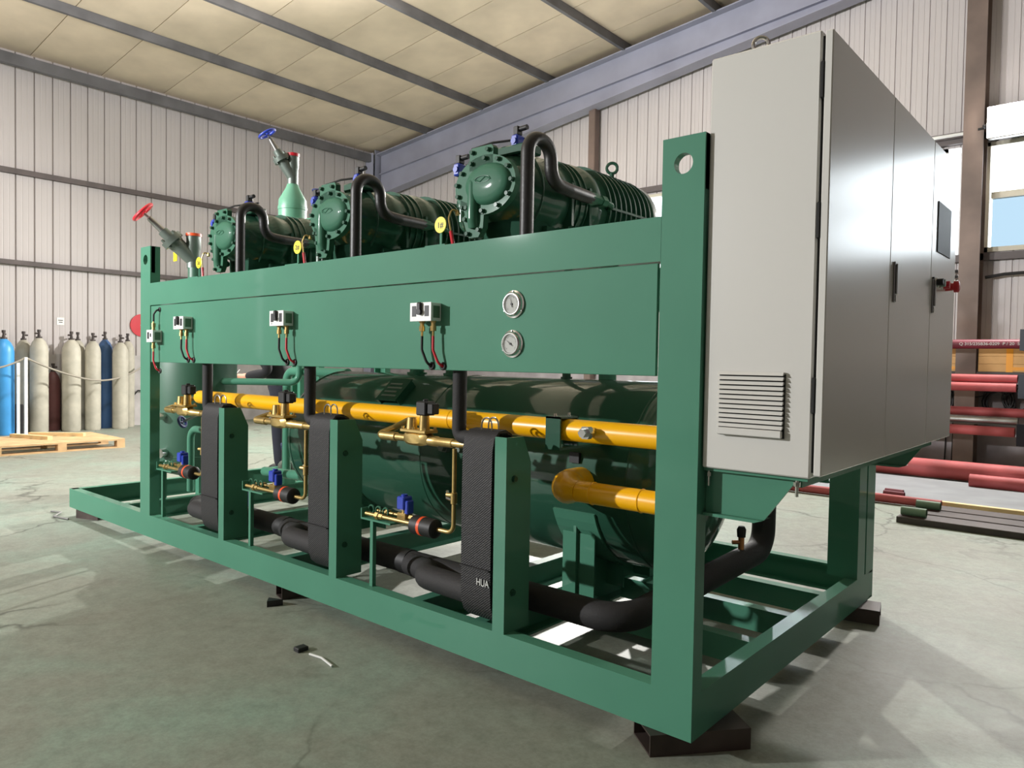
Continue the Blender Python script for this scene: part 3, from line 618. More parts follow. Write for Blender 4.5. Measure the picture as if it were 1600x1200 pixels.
# number tags with capped red sensing lines
for i, (x, s, where) in enumerate(((-1.245, '1#', 'nearest the cabinet'), (-2.300, '2#', 'in the middle'), (-3.352, '3#', 'farthest left'))):
    t = thing('number_tag', 'round yellow tag marked %s on a small stand beside the compressor %s' % (s, where), 'tag', (x, 0.10, 1.693), 'numbered yellow tags')
    d = part(MB().cyl((x, 0.104, 1.800), (x, 0.100, 1.800), 0.034, 24), 'disc', 'tag', t)
    text(s, 'lettering', 'ink', d, (x, 0.0995, 1.798), (PI/2, 0, 0), 0.034)
    part(MB().box((x-0.006, 0.104, 1.70), (x+0.006, 0.110, 1.80)).box((x-0.05, 0.06, 1.693), (x+0.07, 0.13, 1.71)), 'stand', 'green', t, 0)
    q = thing('sensing_line', 'thin brass and red capillary line beside the tag of the compressor %s' % where, 'tube', (x+0.10, 0.10, 1.69), 'capillary lines beside the tags')
    pts = fillet([(x+0.085, 0.12, 1.835), (x+0.075, 0.10, 1.87), (x+0.06, 0.09, 1.82), (x+0.10, 0.08, 1.70)], 0.02, 5)
    k = len(pts)-1; mid = Vector(pts[k-1])*0.55 + Vector(pts[k])*0.45
    part(MB().tube(pts[:k] + [mid], 0.004, 8), 'bare_line', 'brass', q); part(MB().tube([mid, pts[k]], 0.0075, 8), 'red_sleeve', 'red', q)
    part(MB().lathe(pts[0], (-0.3, 0, 0.9), [(0, 0.010), (0.015, 0.010), (0.015, 0.007), (0.02, 0.007)], 6), 'flare_nut', 'brass', q)

# ================================================================== heat exchangers wrapped in black insulation
def make_exchanger():
    t = thing('plate_heat_exchanger', '', 'heat exchanger', group='wrapped plate heat exchangers', local=True)
    w = 0.178
    part(MB().box((0.010, 0.030, 0.045), (w+0.020, 0.118, 0.655), 0.01), 'plate_pack', 'black', t)
    # the sheet goes up the front, over the top and a little way down the back
    path = [(0.075, -0.012), (0.045, 0.004), (0.020, 0.03), (0.008, 0.07)]; path = [(0.055, 0.006), (0.026, 0.030), (0.012, 0.065), (0.008, 0.12), (0.006, 0.40), (0.008, 0.62), (0.018, 0.665), (0.045, 0.690), (0.085, 0.694), (0.120, 0.678), (0.138, 0.650)]
    path = [(a, b) for a, b in path]; th = 0.010; sh = MB(); outer = []; inner = []
    for i, (yy, zz) in enumerate(path):
        a = Vector(path[max(0, i-1)]); b = Vector(path[min(len(path)-1, i+1)]); d = (b-a).normalized(); n_ = Vector((-d.y, d.x))
        outer.append((yy, zz)); inner.append((yy - n_.x*th, zz - n_.y*th))
    m = len(path); vs = []; fs = []
    for X in (0.0, w):
        vs += [(X, a, b) for a, b in outer] + [(X, a, b) for a, b in inner]
    for i in range(m-1):
        fs += [(i, i+1, 2*m+i+1, 2*m+i), (m+i, 3*m+i, 3*m+i+1, m+i+1), (i, m+i, m+i+1, i+1), (2*m+i, 2*m+i+1, 3*m+i+1, 3*m+i)]
    fs += [(0, 2*m, 3*m, m), (m-1, 2*m-1, 4*m-1, 3*m-1)]
    sh.add(vs, fs); wr = part(sh, 'insulation_wrap', 'weave', t, 60)
    # lower folded flap and seam
    part(MB().box((0.001, -0.003, 0.196), (w-0.001, 0.0078, 0.1995)), 'seam', 'black', wr, 0)
    part(MB().box((0.02, 0.13, 0.10), (w-0.02, 0.140, 0.60)), 'mounting_plate', 'black', t, 0)
    lo = MB()
    for yy in (0.05, 0.08): lo.tube(fillet([(0.055+yy*0.3, yy, 0.685), (0.055+yy*0.3, yy, 0.735), (0.115+yy*0.3, yy, 0.735), (0.115+yy*0.3, yy, 0.685)], 0.028, 5), 0.0035, 6)
    part(lo, 'wire_loop', 'steel', t)
    return t, wr
ex, wr = make_exchanger(); EX, EY, EZ = -1.006, 0.003, 0.216
ex.location = (EX, EY, EZ); ex['label'] = 'black wrapped plate heat exchanger nearest the big right post, lettered HUA'
ex2 = copy_tree(ex, (-2.050, EY, EZ), label='black wrapped plate heat exchanger in the middle of the skid')
ex3 = copy_tree(ex, (-3.128, EY, EZ), label='black wrapped plate heat exchanger nearest the left post')
text('HUA', 'lettering', 'paper', wr, (0.138, 0.0028, 0.150), (PI/2, 0, 0), 0.036, 0.0012)['kind'] = 'stuff'
ex.scale.x = 0.88; ex2.scale.x = 0.92; ex3.scale.x = 1.07
for e_ in (ex, ex2, ex3): e_.scale.z = 1.081
# black insulated connections between panel and exchangers
for dx, lab in ((0, 'black insulated riser above the heat exchanger nearest the right post'), (-1.043, 'black insulated riser above the middle heat exchanger'), (-2.08, 'black insulated riser above the left heat exchanger')):
    b = MB().tube(fillet([(-1.078+dx, 0.062, 1.54), (-1.078+dx, 0.062, 0.925), (-0.99+dx, 0.062, 0.925)], 0.03, 6), 0.029, 16)
    solo(b, 'insulated_riser', 'foam', lab, 'pipe', 'insulated risers')

# ================================================================== brass solenoid valves feeding the exchangers
def make_valve():
    t = thing('brass_solenoid_valve', '', 'valve', group='brass solenoid valves', local=True)
    y, z = 0.0, 0.0
    part(MB().tube(fillet([(0.055, y, z), (-0.525, y, z), (-0.525, 0.085, 0.022), (-0.485, 0.165, 0.068)], [0.03, 0.035], 6), 0.0155, 14), 'pipe', 'brass', t, 60)
    part(MB().lathe((-0.19, y, z), (1,0,0), [(0, 0.017), (0.004, 0.022), (0.05, 0.022), (0.055, 0.019), (0.14, 0.019), (0.145, 0.017)], 16), 'outlet_collar', 'brass', t)
    part(MB().lathe((-0.50, y, z), (1,0,0), [(0, 0.016), (0.004, 0.020), (0.10, 0.020), (0.104, 0.016)], 16), 'inlet_collar', 'brass', t)
    bd = MB().loft([(-0.034, -0.255, z+0.005, 0.045, 0.020, 3), (-0.02, -0.255, z+0.005, 0.075, 0.030, 3), (0.02, -0.255, z+0.005, 0.075, 0.030, 3), (0.034, -0.255, z+0.005, 0.045, 0.020, 3)], 20)
    v = part(bd, 'body', 'brass', t)
    part(MB().box((-0.335, -0.038, 0.030), (-0.175, 0.038, 0.044), 0.003), 'cap_flange', 'brass', v)
    part(MB().cyl((-0.295, -0.005, 0.044), (-0.295, -0.005, 0.092), 0.024, 16, 0.020), 'pilot_tower', 'brass', v)
    part(MB().cyl((-0.215, -0.005, 0.044), (-0.215, -0.005, 0.105), 0.023, 16, 0.020), 'stem_tower', 'brass', v)
    for sx, sy in ((-0.325, -0.028), (-0.325, 0.028), (-0.185, -0.028), (-0.185, 0.028), (-0.255, -0.03)): part(MB().lathe((sx, sy, 0.044), (0,0,1), [(0, 0.007), (0.010, 0.007)], 6), 'cap_bolt', 'brass', v, 30)
    c = part(MB().box((-0.245, -0.03, 0.105), (-0.185, 0.03, 0.165), 0.005), 'coil', 'black', t)
    part(MB().box((-0.187, -0.02, 0.112), (-0.150, 0.02, 0.158), 0.004), 'coil_plug', 'black', c)
    part(MB().box((-0.222, -0.012, 0.162), (-0.208, 0.012, 0.174), 0.003), 'coil_cap', 'black', c)
    return t
VX, VY, VZ = -1.068, 0.066, 0.893
bv = make_valve(); bv.location = (VX, VY, VZ); bv['label'] = 'brass solenoid valve with black coil left of the heat exchanger near the right post'
copy_tree(bv, (VX-1.055, VY, VZ), label='brass solenoid valve with black coil left of the middle heat exchanger')
copy_tree(bv, (VX-2.125, VY, VZ), label='brass solenoid valve with black coil close to the left post')

# ================================================================== oil return lines: stand, blue coil, filter
def make_oil_line():
    t = thing('oil_return_line', '', 'pipework', group='oil return lines on green stands', local=True)
    part(MB().box((-0.010, -0.010, 0.0), (0.010, 0.010, 0.30)).box((-0.075, -0.012, 0.295), (0.13, 0.085, 0.303)).box((-0.075, -0.012, 0.303), (-0.069, 0.03, 0.345)), 'stand', 'green', t, 0)
    part(MB().cyl((-0.05, 0.0, 0.322), (0.27, 0.0, 0.322), 0.0095, 12).lathe((0.02, 0, 0.322), (1,0,0), [(0, 0.012), (0.002, 0.018), (0.022, 0.018), (0.024, 0.013), (0.05, 0.013)], 6), 'front_pipe', 'brass', t)
    part(MB().cyl((-0.03, 0.05, 0.330), (0.25, 0.05, 0.330), 0.008, 12).lathe((0.03, 0.05, 0.33), (1,0,0), [(0, 0.010), (0.002, 0.016), (0.022, 0.016), (0.024, 0.010)], 6).lathe((0.19, 0.05, 0.33), (1,0,0), [(0, 0.010), (0.002, 0.014), (0.03, 0.014), (0.032, 0.010)], 6), 'rear_pipe', 'brass', t)
    v = part(MB().box((0.125, 0.028, 0.316), (0.185, 0.072, 0.348), 0.004).cyl((0.155, 0.05, 0.348), (0.155, 0.05, 0.37), 0.014, 12), 'valve_body', 'brass', t)
    c = part(MB().box((0.130, 0.022, 0.362), (0.178, 0.076, 0.420), 0.005).box((0.172, 0.030, 0.345), (0.196, 0.068, 0.405), 0.004), 'blue_coil', 'blue', v)
    part(MB().cyl((0.152, 0.05, 0.42), (0.152, 0.05, 0.428), 0.014, 12), 'coil_nut', 'blue', c)
    clp = MB()
    for x in (-0.045, 0.005, 0.055): clp.torus((x, 0.025, 0.338), (0,1,0), 0.018, 0.004, 14, 6)
    part(clp, 'pipe_clip', 'cgreen', t)
    f = part(MB().lathe((0.265, 0, 0.322), (1,0,0), [(0, 0.010), (0.006, 0.030), (0.014, 0.040), (0.140, 0.040), (0.147, 0.034), (0.155, 0.010)], 20), 'filter', 'black', t)
    part(MB().lathe((0.325, 0, 0.322), (1,0,0), [(0, 0.0402), (0, 0.0408), (0.016, 0.0408), (0.016, 0.0402)], 20, False), 'filter_band', 'orange', f)
    part(MB().tube(fillet([(0.41, 0, 0.322), (0.510, 0, 0.322), (0.510, 0, 0.665)], 0.035, 6), 0.0095, 12), 'outlet_pipe', 'brass', t, 60)
    part(MB().lathe((0.510, 0, 0.44), (0,0,1), [(0, 0.010), (0.003, 0.014), (0.045, 0.014), (0.048, 0.010)], 12).cyl((0.510, 0, 0.475), (0.475, -0.006, 0.475), 0.009, 12), 'tee', 'brass', t)
    part(MB().tube(fillet([(0.50, 0.01, 0.452), (0.44, 0.03, 0.452), (0.42, 0.05, 0.475)], 0.02), 0.008, 8), 'service_port', 'chrome', t)
    return t
OX, OY, OZ = -1.596, 0.046, 0.2102
ol = make_oil_line(); ol.location = (OX, OY, OZ); ol['label'] = 'small brass oil line with blue coil and black filter near the right post'
copy_tree(ol, (OX-1.040, OY, OZ), label='small brass oil line with blue coil and black filter in the middle bay')
copy_tree(ol, (OX-2.095, OY, OZ), label='small brass oil line with blue coil and black filter beside the left post')

# ================================================================== instruments on the front panel
PFY = 0.002
def make_switch(double=True):
    t = thing('pressure_switch', '', 'switch', group='pressure switches on the front panel', local=True)
    w = 0.122 if double else 0.085; h = 0.072; d = 0.055
    b = part(MB().box((0, -d, 0), (w, 0, h), 0.003), 'case', 'white', t)
    f = part(MB().box((-0.0015, -d-0.003, -0.0015), (w+0.0015, -d+0.001, h+0.0015), 0.001), 'front_plate', 'white', t)
    for x in ((0.012, w-0.036) if double else (0.012,)): part(MB().box((x, -d-0.0042, 0.018), (x+0.024, -d-0.0028, 0.060)), 'scale_window', 'castiron' if 0 else 'ink', f, 0)
    if double: part(MB().box((w/2-0.013, -d-0.016, 0.034), (w/2+0.013, -d-0.003, 0.074), 0.005).cyl((w/2, -d-0.0165, 0.036), (w/2, -d-0.003, 0.036), 0.013, 14), 'reset_knob', 'black', f)
    else: part(MB().box((0.052, -d-0.006, 0.03), (0.064, -d-0.003, 0.052)), 'scale_window', 'ink', f, 0)
    part(MB().cyl((0.02, -d-0.0036, 0.010), (0.02, -d-0.003, 0.010), 0.004, 10), 'screw', 'steel', f)
    part(MB().box((w-0.0005, -d+0.010, 0.012), (w+0.0012, -0.010, h-0.012)), 'side_label', 'tubegreen', b, 0)
    xs = ((0.042, 'black'), (w-0.014, 'red')) if double else ((0.035, 'red'),)
    for x, col in xs:
        n_ = part(MB().lathe((x, -0.03, 0), (0,0,-1), [(0, 0.013), (0.006, 0.013), (0.006, 0.009), (0.020, 0.009), (0.020, 0.012), (0.040, 0.012), (0.040, 0.005), (0.062, 0.005)], 8), 'connector', 'brass', t, 30)
        tb = fillet([(x, -0.03, -0.06), (x+0.002, -0.032, -0.115), (x+0.026, -0.024, -0.172), (x+0.030, -0.0005, -0.180)], 0.03, 5)
        part(MB().tube(tb, 0.0055, 10), 'capillary', col, t, 60)
        part(MB().torus((x+0.030, -0.003, -0.180), (0,1,0), 0.012, 0.005, 18, 8), 'grommet', 'black', t)
    if not double:
        part(MB().lathe((0.035, -0.03, h), (0,0,1), [(0, 0.013), (0.006, 0.013), (0.006, 0.009), (0.02, 0.009), (0.02, 0.012), (0.045, 0.012), (0.045, 0.005), (0.06, 0.005)], 8), 'connector', 'brass', t, 30)
        part(MB().tube(fillet([(0.035, -0.03, h+0.055), (0.035, -0.03, h+0.10), (0.05, -0.02, h+0.125), (0.055, -0.0005, h+0.13)], 0.02, 5), 0.0055, 10), 'capillary', 'black', t, 60)
        part(MB().torus((0.055, -0.003, h+0.13), (0,1,0), 0.011, 0.004, 18, 8), 'grommet', 'black', t)
    return t
ps = make_switch(True); ps.location = (-1.250, PFY, 1.388); ps['label'] = 'white dual pressure switch with black knob nearest the gauges'
copy_tree(ps, (-2.298, PFY, 1.390), label='white dual pressure switch with black knob in the middle of the panel')
p3 = copy_tree(ps, (-3.342, PFY, 1.391), label='white dual pressure switch with slim dark knob, second from the left post')
p4 = make_switch(False); p4.location = (-3.705, PFY, 1.318); p4['label'] = 'small single pressure switch with lines above and below, next to the left post'
def gauge(x, z, ang, label):
    t = thing('pressure_gauge', label, 'gauge', (x, 0, z-0.05), 'round gauges on the front panel')
    part(MB().lathe((x, PFY, z), (0,-1,0), [(0, 0.051), (0.005, 0.051), (0.007, 0.045), (0.016, 0.043), (0.020, 0.039), (0.020, 0.036), (0.012, 0.033)], 36, False), 'bezel', 'chrome', t)
    d = part(MB().cyl((x, PFY-0.010, z), (x, PFY-0.0135, z), 0.0335, 36), 'dial', 'glassgauge', t)
    tk_ = MB()
    for k in range(27):
        a = math.radians(225-270*k/26); r0 = 0.026 if k % 5 else 0.023; c_, s_ = math.cos(a), math.sin(a)
        tk_.prism([(x+r0*c_-0.0005*s_, PFY-0.0136, z+r0*s_+0.0005*c_), (x+0.030*c_-0.0005*s_, PFY-0.0136, z+0.030*s_+0.0005*c_), (x+0.030*c_+0.0005*s_, PFY-0.0136, z+0.030*s_-0.0005*c_), (x+r0*c_+0.0005*s_, PFY-0.0136, z+r0*s_-0.0005*c_)], (0, -0.0005, 0))
    part(tk_, 'tick_marks', 'ink', d, 0)
    c_, s_ = math.cos(ang), math.sin(ang)
    part(MB().prism([(x-0.012*c_-0.0016*s_, PFY-0.016, z-0.012*s_+0.0016*c_), (x+0.027*c_, PFY-0.016, z+0.027*s_), (x-0.012*c_+0.0016*s_, PFY-0.016, z-0.012*s_-0.0016*c_)], (0, -0.001, 0)).cyl((x, PFY-0.0136, z), (x, PFY-0.0175, z), 0.004, 12), 'needle', 'ink', d, 0)
    bs = bpy.data.meshes.get('bezel_screw') or bolt_mesh('bezel_screw', 0.003, 0.004, 'steel')
    for k in range(3): part_me(bs, 'screw', t, (x+0.047*math.cos(PI/2+k*2*PI/3), PFY-0.006, z+0.047*math.sin(PI/2+k*2*PI/3)))
gauge(-0.745, 1.441, math.radians(105), 'upper of the two round chrome gauges on the panel')
gauge(-0.748, 1.296, math.radians(145), 'lower of the two round chrome gauges on the panel')

# ================================================================== control cabinet
CX0, CX1, CXD, CY0, CY1 = 0.004, 0.325, 0.357, 0.020, 1.756
cb = thing('control_cabinet', 'tall light grey electrical control cabinet hung on the end of the skid', 'cabinet', (0.18, 0.9, 0.918))
part(MB().box((CX0, CY0, 0.9185), (CX1, CY1, 2.146), 0.004), 'body', 'cabinet', cb)
part(MB().box((CX1, CY0+0.012, 0.935), (CX1+0.0105, CY1-0.01, 2.132)), 'gasket', 'gasket', cb, 0)
drs = []
for i, (y0, y1) in enumerate(((0.016, 0.656), (0.660, 1.272), (1.276, 1.756))):
    drs.append(part(MB().box((CX1+0.0105, y0, 0.928), (CXD, y1, 2.139), 0.003), 'door', 'cabinet', cb))
for d, y in ((drs[1], 0.712), (drs[2], 1.310)):
    h = part(MB().box((CXD, y-0.013, 1.455), (CXD+0.006, y+0.013, 1.595), 0.003).box((CXD+0.006, y-0.009, 1.483), (CXD+0.013, y+0.009, 1.587), 0.003), 'handle', 'steel', d)
    for z in (1.463, 1.475): part(MB().cyl((CXD+0.006, y, z), (CXD+0.009, y, z), 0.005, 10), 'key_lock', 'chrome', d)
part(MB().box((CXD, 1.365, 1.710), (CXD+0.004, 1.615, 1.916), 0.001), 'touch_screen', 'screen', drs[2])
part(MB().box((CXD, 1.300, 1.568), (CXD+0.007, 1.317, 1.600)), 'selector', 'black', drs[2], 0)
for y, m_, r_, l_ in ((1.345, 'black', 0.014, 0.022), (1.395, 'tubegreen', 0.015, 0.020), (1.475, 'red', 0.016, 0.022)):
    part(MB().cyl((CXD, y, 1.583), (CXD+0.010, y, 1.583), 0.019, 16), 'button_ring', 'chrome', drs[2]); part(MB().cyl((CXD+0.010, y, 1.583), (CXD+0.010+l_, y, 1.583), r_, 16), 'push_button', m_, drs[2])
part(MB().lathe((CXD, 1.565, 1.583), (1,0,0), [(0, 0.018), (0.03, 0.016), (0.032, 0.025), (0.048, 0.025), (0.052, 0.018)], 20), 'emergency_stop', 'red', drs[2])
# louvre on the side
lv = part(MB().box((0.056, CY0-0.004, 1.024), (0.252, CY0+0.0002, 1.207)), 'vent_shade_plate', 'gasket', cb, 0)  # black backing plate stands for the shade between the slats
for k in range(12):
    z = 1.0495 + 0.0139*k
    part(MB().prism([(0.056, CY0-0.003, z+0.0098), (0.056, CY0-0.012, z+0.0098), (0.056, CY0-0.018, z), (0.056, CY0-0.014, z), (0.056, CY0-0.003, z+0.004)], (0.194, 0, 0)), 'vent_slat', 'cabinet', lv, 0)
part(MB().box((0.058, CY0-0.021, 1.026), (0.250, CY0-0.009, 1.047), 0.002), 'vent_sill', 'cabinet', lv)
for z in (1.10, 1.96, 1.58): part(MB().box((CX1-0.0005, CY0-0.006, z), (CX1+0.0108, CY0+0.011, z+0.10), 0.003), 'hinge', 'gasket', cb)
for y in (0.085, 1.70):
    for x in ((0.128,) if y < 1 else (0.07, 0.26)):
        part(MB().torus((x, y, 2.178), (-0.5, 0.85, 0), 0.022, 0.006, 20, 8).cyl((x, y, 2.145), (x, y, 2.160), 0.012, 12), 'lifting_eye', 'chrome', cb)
for x in (0.013, 0.281):
    part(MB().cyl((x, 0.050, 0.860), (x, 0.050, 0.919), 0.005, 8).lathe((x, 0.050, 0.890), (0,0,1), [(0, 0.010), (0.012, 0.010)], 6), 'mounting_bolt', 'chrome', cb)
# ================================================================== vertical oil separator with its stop valve
def lathe_z(mb, x, y, prof, n=32): return mb.lathe((x, y, 0), (0,0,1), prof, n)
def stop_valve(name, label, o, d, neck, h, s, wheel, cap, group):
    t = thing(name, label, 'valve', o, group); o = Vector(o); d = Vector(d); L = d.length; dn = d.normalized()
    part(MB().lathe(o, (0,0,1), [(0, neck), (h*0.55, neck), (h*0.6, neck*1.1), (h, neck*1.1)], 20), 'body', 'castiron', t)
    c0 = o + Vector((0,0,h*0.25))
    part(MB().lathe(c0, dn, [(0, neck*1.05), (L*0.38, neck*1.25), (L*0.38, neck*1.7), (L*0.47, neck*1.7), (L*0.47, neck*0.85), (L*0.62, neck*0.8)], 16), 'bonnet', 'castiron', t)
    _, u, v = MB().frame(dn)
    bt = MB()
    for k in range(4):
        a = 2*PI*k/4+0.6; p = c0 + dn*L*0.35 + (u*math.cos(a)+v*math.sin(a))*neck*1.45; bt.lathe(p, dn, [(0, neck*0.24), (L*0.17, neck*0.24)], 6)
    part(bt, 'bonnet_bolts', 'castiron', t)
    part(MB().lathe(c0, dn, [(L*0.60, neck*0.55), (L*0.88, neck*0.42), (L*0.90, neck*0.2), (L*1.02, neck*0.2)], 14), 'stem', 'steel', t)
    hw = part(MB().torus(c0 + dn*L, dn, s, s*0.16, 28, 10), 'handwheel', wheel, t)
    sp = MB().cyl(c0+dn*L*0.97, c0+dn*L*1.03, s*0.28, 12)
    for k in range(3):
        a = 2*PI*k/3; e = u*math.cos(a)+v*math.sin(a); sp.cyl(c0+dn*L, c0+dn*L+e*s, s*0.09, 8)
    part(sp, 'spokes', wheel, hw)
    part(MB().cyl(o+Vector((0,0,h)), o+Vector((0,0,h+0.022)), neck*1.2, 20), 'plastic_cap', cap, t)
    return t
VXc, VYc, VR = -4.70, 0.74, 0.315
os_ = thing('oil_separator', 'wide vertical green oil separator standing behind the left post', 'vessel', (VXc, VYc, 0.21))
part(MB().lathe((VXc, VYc, 0), (0,0,1), [(0.30, 0.12), (0.33, 0.22), (0.38, 0.29), (0.45, VR), (1.50, VR), (1.57, 0.29), (1.62, 0.22), (1.65, 0.12), (1.66, 0.055), (1.93, 0.055)], 56), 'shell', 'vgreen', os_, 40)
for k in range(3):
    a = 2*PI*k/3+0.4; part(MB().box((VXc+0.25*math.cos(a)-0.03, VYc+0.25*math.sin(a)-0.03, 0.0701+0.0), (VXc+0.25*math.cos(a)+0.03, VYc+0.25*math.sin(a)+0.03, 0.42)), 'leg', 'green', os_, 0)
part(MB().torus((VXc, VYc, 0.47), (0,0,1), VR-0.001, 0.004, 56, 6), 'weld_seam', 'vgreen', os_)
part(MB().cyl((VXc+0.12, VYc-0.36, 0.78), (VXc+0.11, VYc-0.24, 0.78), 0.03, 6).cyl((VXc+0.13, VYc-0.33, 0.50), (VXc+0.11, VYc-0.24, 0.50), 0.035, 16), 'sight_glass', 'chrome', os_)
stop_valve('stop_valve', 'grey stop valve with red handwheel and orange cap at the far left', (VXc-0.03, VYc, 1.931), (-0.145, -0.33, 0.345), 0.050, 0.25, 0.085, 'red', 'orange', 'handwheel stop valves above the vessels')
cv_ = thing('muffler_vessel', 'strongly lit green bottle-shaped vessel with conical top behind the compressors', 'vessel', (-3.75, 1.0, 1.69))
part(MB().lathe((-3.75, 1.0, 0), (0,0,1), [(1.692, 0.10), (2.31, 0.10), (2.312, 0.104), (2.335, 0.104), (2.337, 0.10), (2.385, 0.098), (2.475, 0.048), (2.50, 0.040)], 32), 'shell', 'litgreen', cv_)
part(MB().tube(fillet([(-3.70, 1.02, 2.20), (-3.50, 1.02, 2.20), (-3.50, 1.02, 1.70)], 0.05), 0.04, 14), 'outlet_stub', 'litgreen', cv_)
stop_valve('stop_valve', 'green-grey stop valve with blue handwheel and red cap on the bottle-shaped vessel', (-3.75, 1.0, 2.501), (-0.097, -0.151, 0.300), 0.038, 0.20, 0.060, 'blue', 'red', 'handwheel stop valves above the vessels')
t = thing('angle_valve', 'small blue handwheel valve between the middle and left compressors', 'valve', (-2.40, 0.30, 1.693))
part(MB().cyl((-2.40, 0.30, 1.693), (-2.40, 0.30, 2.13), 0.016, 12), 'stem', 'castiron', t); hwl = part(MB().torus((-2.40, 0.30, 2.135), (0.1, 0.1, 1), 0.034, 0.007, 22, 8), 'handwheel', 'darkblue', t)
part(MB().cyl((-2.434, 0.30, 2.135), (-2.366, 0.30, 2.135), 0.004, 8).cyl((-2.40, 0.266, 2.135), (-2.40, 0.334, 2.135), 0.004, 8), 'spokes', 'darkblue', hwl)

# ================================================================== insulated black pipework near the floor
mp_ = thing('insulated_main_pipe', 'thick black insulated pipe running low along the skid and turning back at the right', 'pipe', (-1.8, 0.27, 0.20))
ZP, YP, RP = 0.272, 0.275, 0.056
part(MB().tube(fillet([(-3.25, YP, ZP), (-0.42, YP, ZP), (-0.385, 1.50, 0.33), (-0.385, 1.51, 0.905)], [0.13, 0.11], 10), RP, 20), 'foam_sleeve', 'foam', mp_, 60)
for x in (-1.62, -2.66, -1.0): part(MB().cyl((x-0.028, YP, ZP), (x+0.028, YP, ZP), RP+0.0035, 20), 'clamp_band', 'black', mp_)
part(MB().cyl((-0.39, 1.25, 0.36), (-0.39, 1.25, 0.43), 0.014, 12).cyl((-0.39, 1.25, 0.405), (-0.42, 1.22, 0.405), 0.010, 10), 'service_valve', 'copper', mp_)
part(MB().lathe((-0.39, 1.25, 0.43), (0,0,1), [(0, 0.020), (0.035, 0.023), (0.05, 0.014)], 8), 'valve_cap', 'black', mp_)
for dx, lab in ((0, 'black insulated branch pipe below the heat exchanger near the right post'), (-1.040, 'black insulated branch pipe below the middle heat exchanger'), (-2.078, 'black insulated branch pipe below the left heat exchanger')):
    b = MB().tube(fillet([(-0.925+dx, 0.085, 0.36), (-0.925+dx, 0.085, 0.30), (-1.30+dx, 0.10, 0.300), (-1.40+dx, 0.20, 0.285), (-1.56+dx, 0.245, 0.276)], [0.05, 0.08, 0.08], 6), 0.052, 18)
    solo(b, 'insulated_branch', 'foam', lab, 'pipe', 'insulated branch pipes', smooth=60)
# ================================================================== green pipework at the left end
def gpipe(pts, r, rr, m, name, label, n=12): return solo(MB().tube(fillet(pts, rr, 7), r, n), name, m, label, 'pipe', smooth=60)
gpipe([(-4.42, 0.80, 1.045), (-3.95, 1.2, 1.045), (-3.95, 1.2, 1.54)], 0.026, 0.07, 'green', 'green_pipe', 'green pipe leaving the oil separator and bending upward behind the panel')
gpipe([(-4.20, 1.25, 0.32), (-4.20, 1.25, 1.13), (-3.4, 1.25, 1.13)], 0.034, 0.09, 'green', 'green_pipe', 'thick green pipe rising and bending right, seen left of the tank')
gpipe([(-3.98, 0.36, 0.30), (-3.98, 0.36, 0.735), (-3.50, 0.36, 0.735)], 0.024, 0.08, 'green', 'green_pipe', 'bent green pipe in front of the oil separator above the blue coil')
gpipe([(-4.10, 1.0, 0.36), (-3.35, 0.95, 0.40)], 0.035, 0.02, 'green', 'green_pipe', 'short horizontal green pipe low down left of the tank')
gpipe([(-3.56, 0.32, 0.32), (-3.56, 0.32, 0.94)], 0.012, 0.02, 'green', 'green_pipe', 'thin upright green pipe under the left end of the yellow pipe')
t = thing('hand_valve', 'blue handwheel on a steel stem in front of the oil separator', 'valve', (-3.82, 0.33, 0.78))
part(MB().cyl((-3.66, 0.34, 0.88), (-3.83, 0.24, 0.80), 0.008, 10).cyl((-3.66, 0.34, 0.88), (-3.60, 0.345, 0.91), 0.016, 10), 'stem', 'steel', t)
hw = part(MB().torus((-3.84, 0.235, 0.795), (-0.17, -0.1, -0.08), 0.036, 0.009, 22, 8), 'handwheel', 'darkblue', t)
part(MB().cyl((-3.86, 0.24, 0.825), (-3.82, 0.23, 0.765), 0.006, 8).cyl((-3.855, 0.265, 0.795), (-3.825, 0.205, 0.795), 0.006, 8), 'spokes', 'darkblue', hw)
t = thing('oil_pump', 'small pump with blue motor and grey head low behind the left oil line', 'pump', (-3.62, 0.45, 0.21))
part(MB().cyl((-3.80, 0.50, 0.34), (-3.66, 0.50, 0.34), 0.05, 20), 'motor', 'darkblue', t); part(MB().lathe((-3.66, 0.50, 0.34), (1,0,0), [(0, 0.045), (0.03, 0.055), (0.05, 0.055), (0.06, 0.035), (0.10, 0.03), (0.11, 0.015)], 14), 'pump_head', 'castiron', t)
part(MB().box((-3.82, 0.45, 0.214), (-3.60, 0.55, 0.29)), 'pump_base', 'green', t, 0); part(MB().box((-3.52, 0.42, 0.214), (-3.45, 0.50, 0.36), 0.008), 'pressure_pot', 'darkblue', t)
t = thing('suction_strainer', 'shiny metal strainer with blue knob low down behind the skid near the person', 'strainer', (-4.35, 1.35, 0.21))
part(MB().lathe((-4.35, 1.35, 0.30), (0.4, -0.2, 0.5), [(-0.10, 0.05), (0.02, 0.055), (0.03, 0.075), (0.06, 0.075), (0.065, 0.05), (0.15, 0.045)], 18), 'body', 'castiron', t); part(MB().cyl((-4.28, 1.3, 0.42), (-4.30, 1.28, 0.52), 0.018, 10).cyl((-4.34, 1.3, 0.525), (-4.24, 1.27, 0.505), 0.016, 10), 'knob', 'darkblue', t)
part(MB().box((-4.40, 1.30, 0.20), (-4.30, 1.40, 0.25)), 'base', 'green', t, 0)
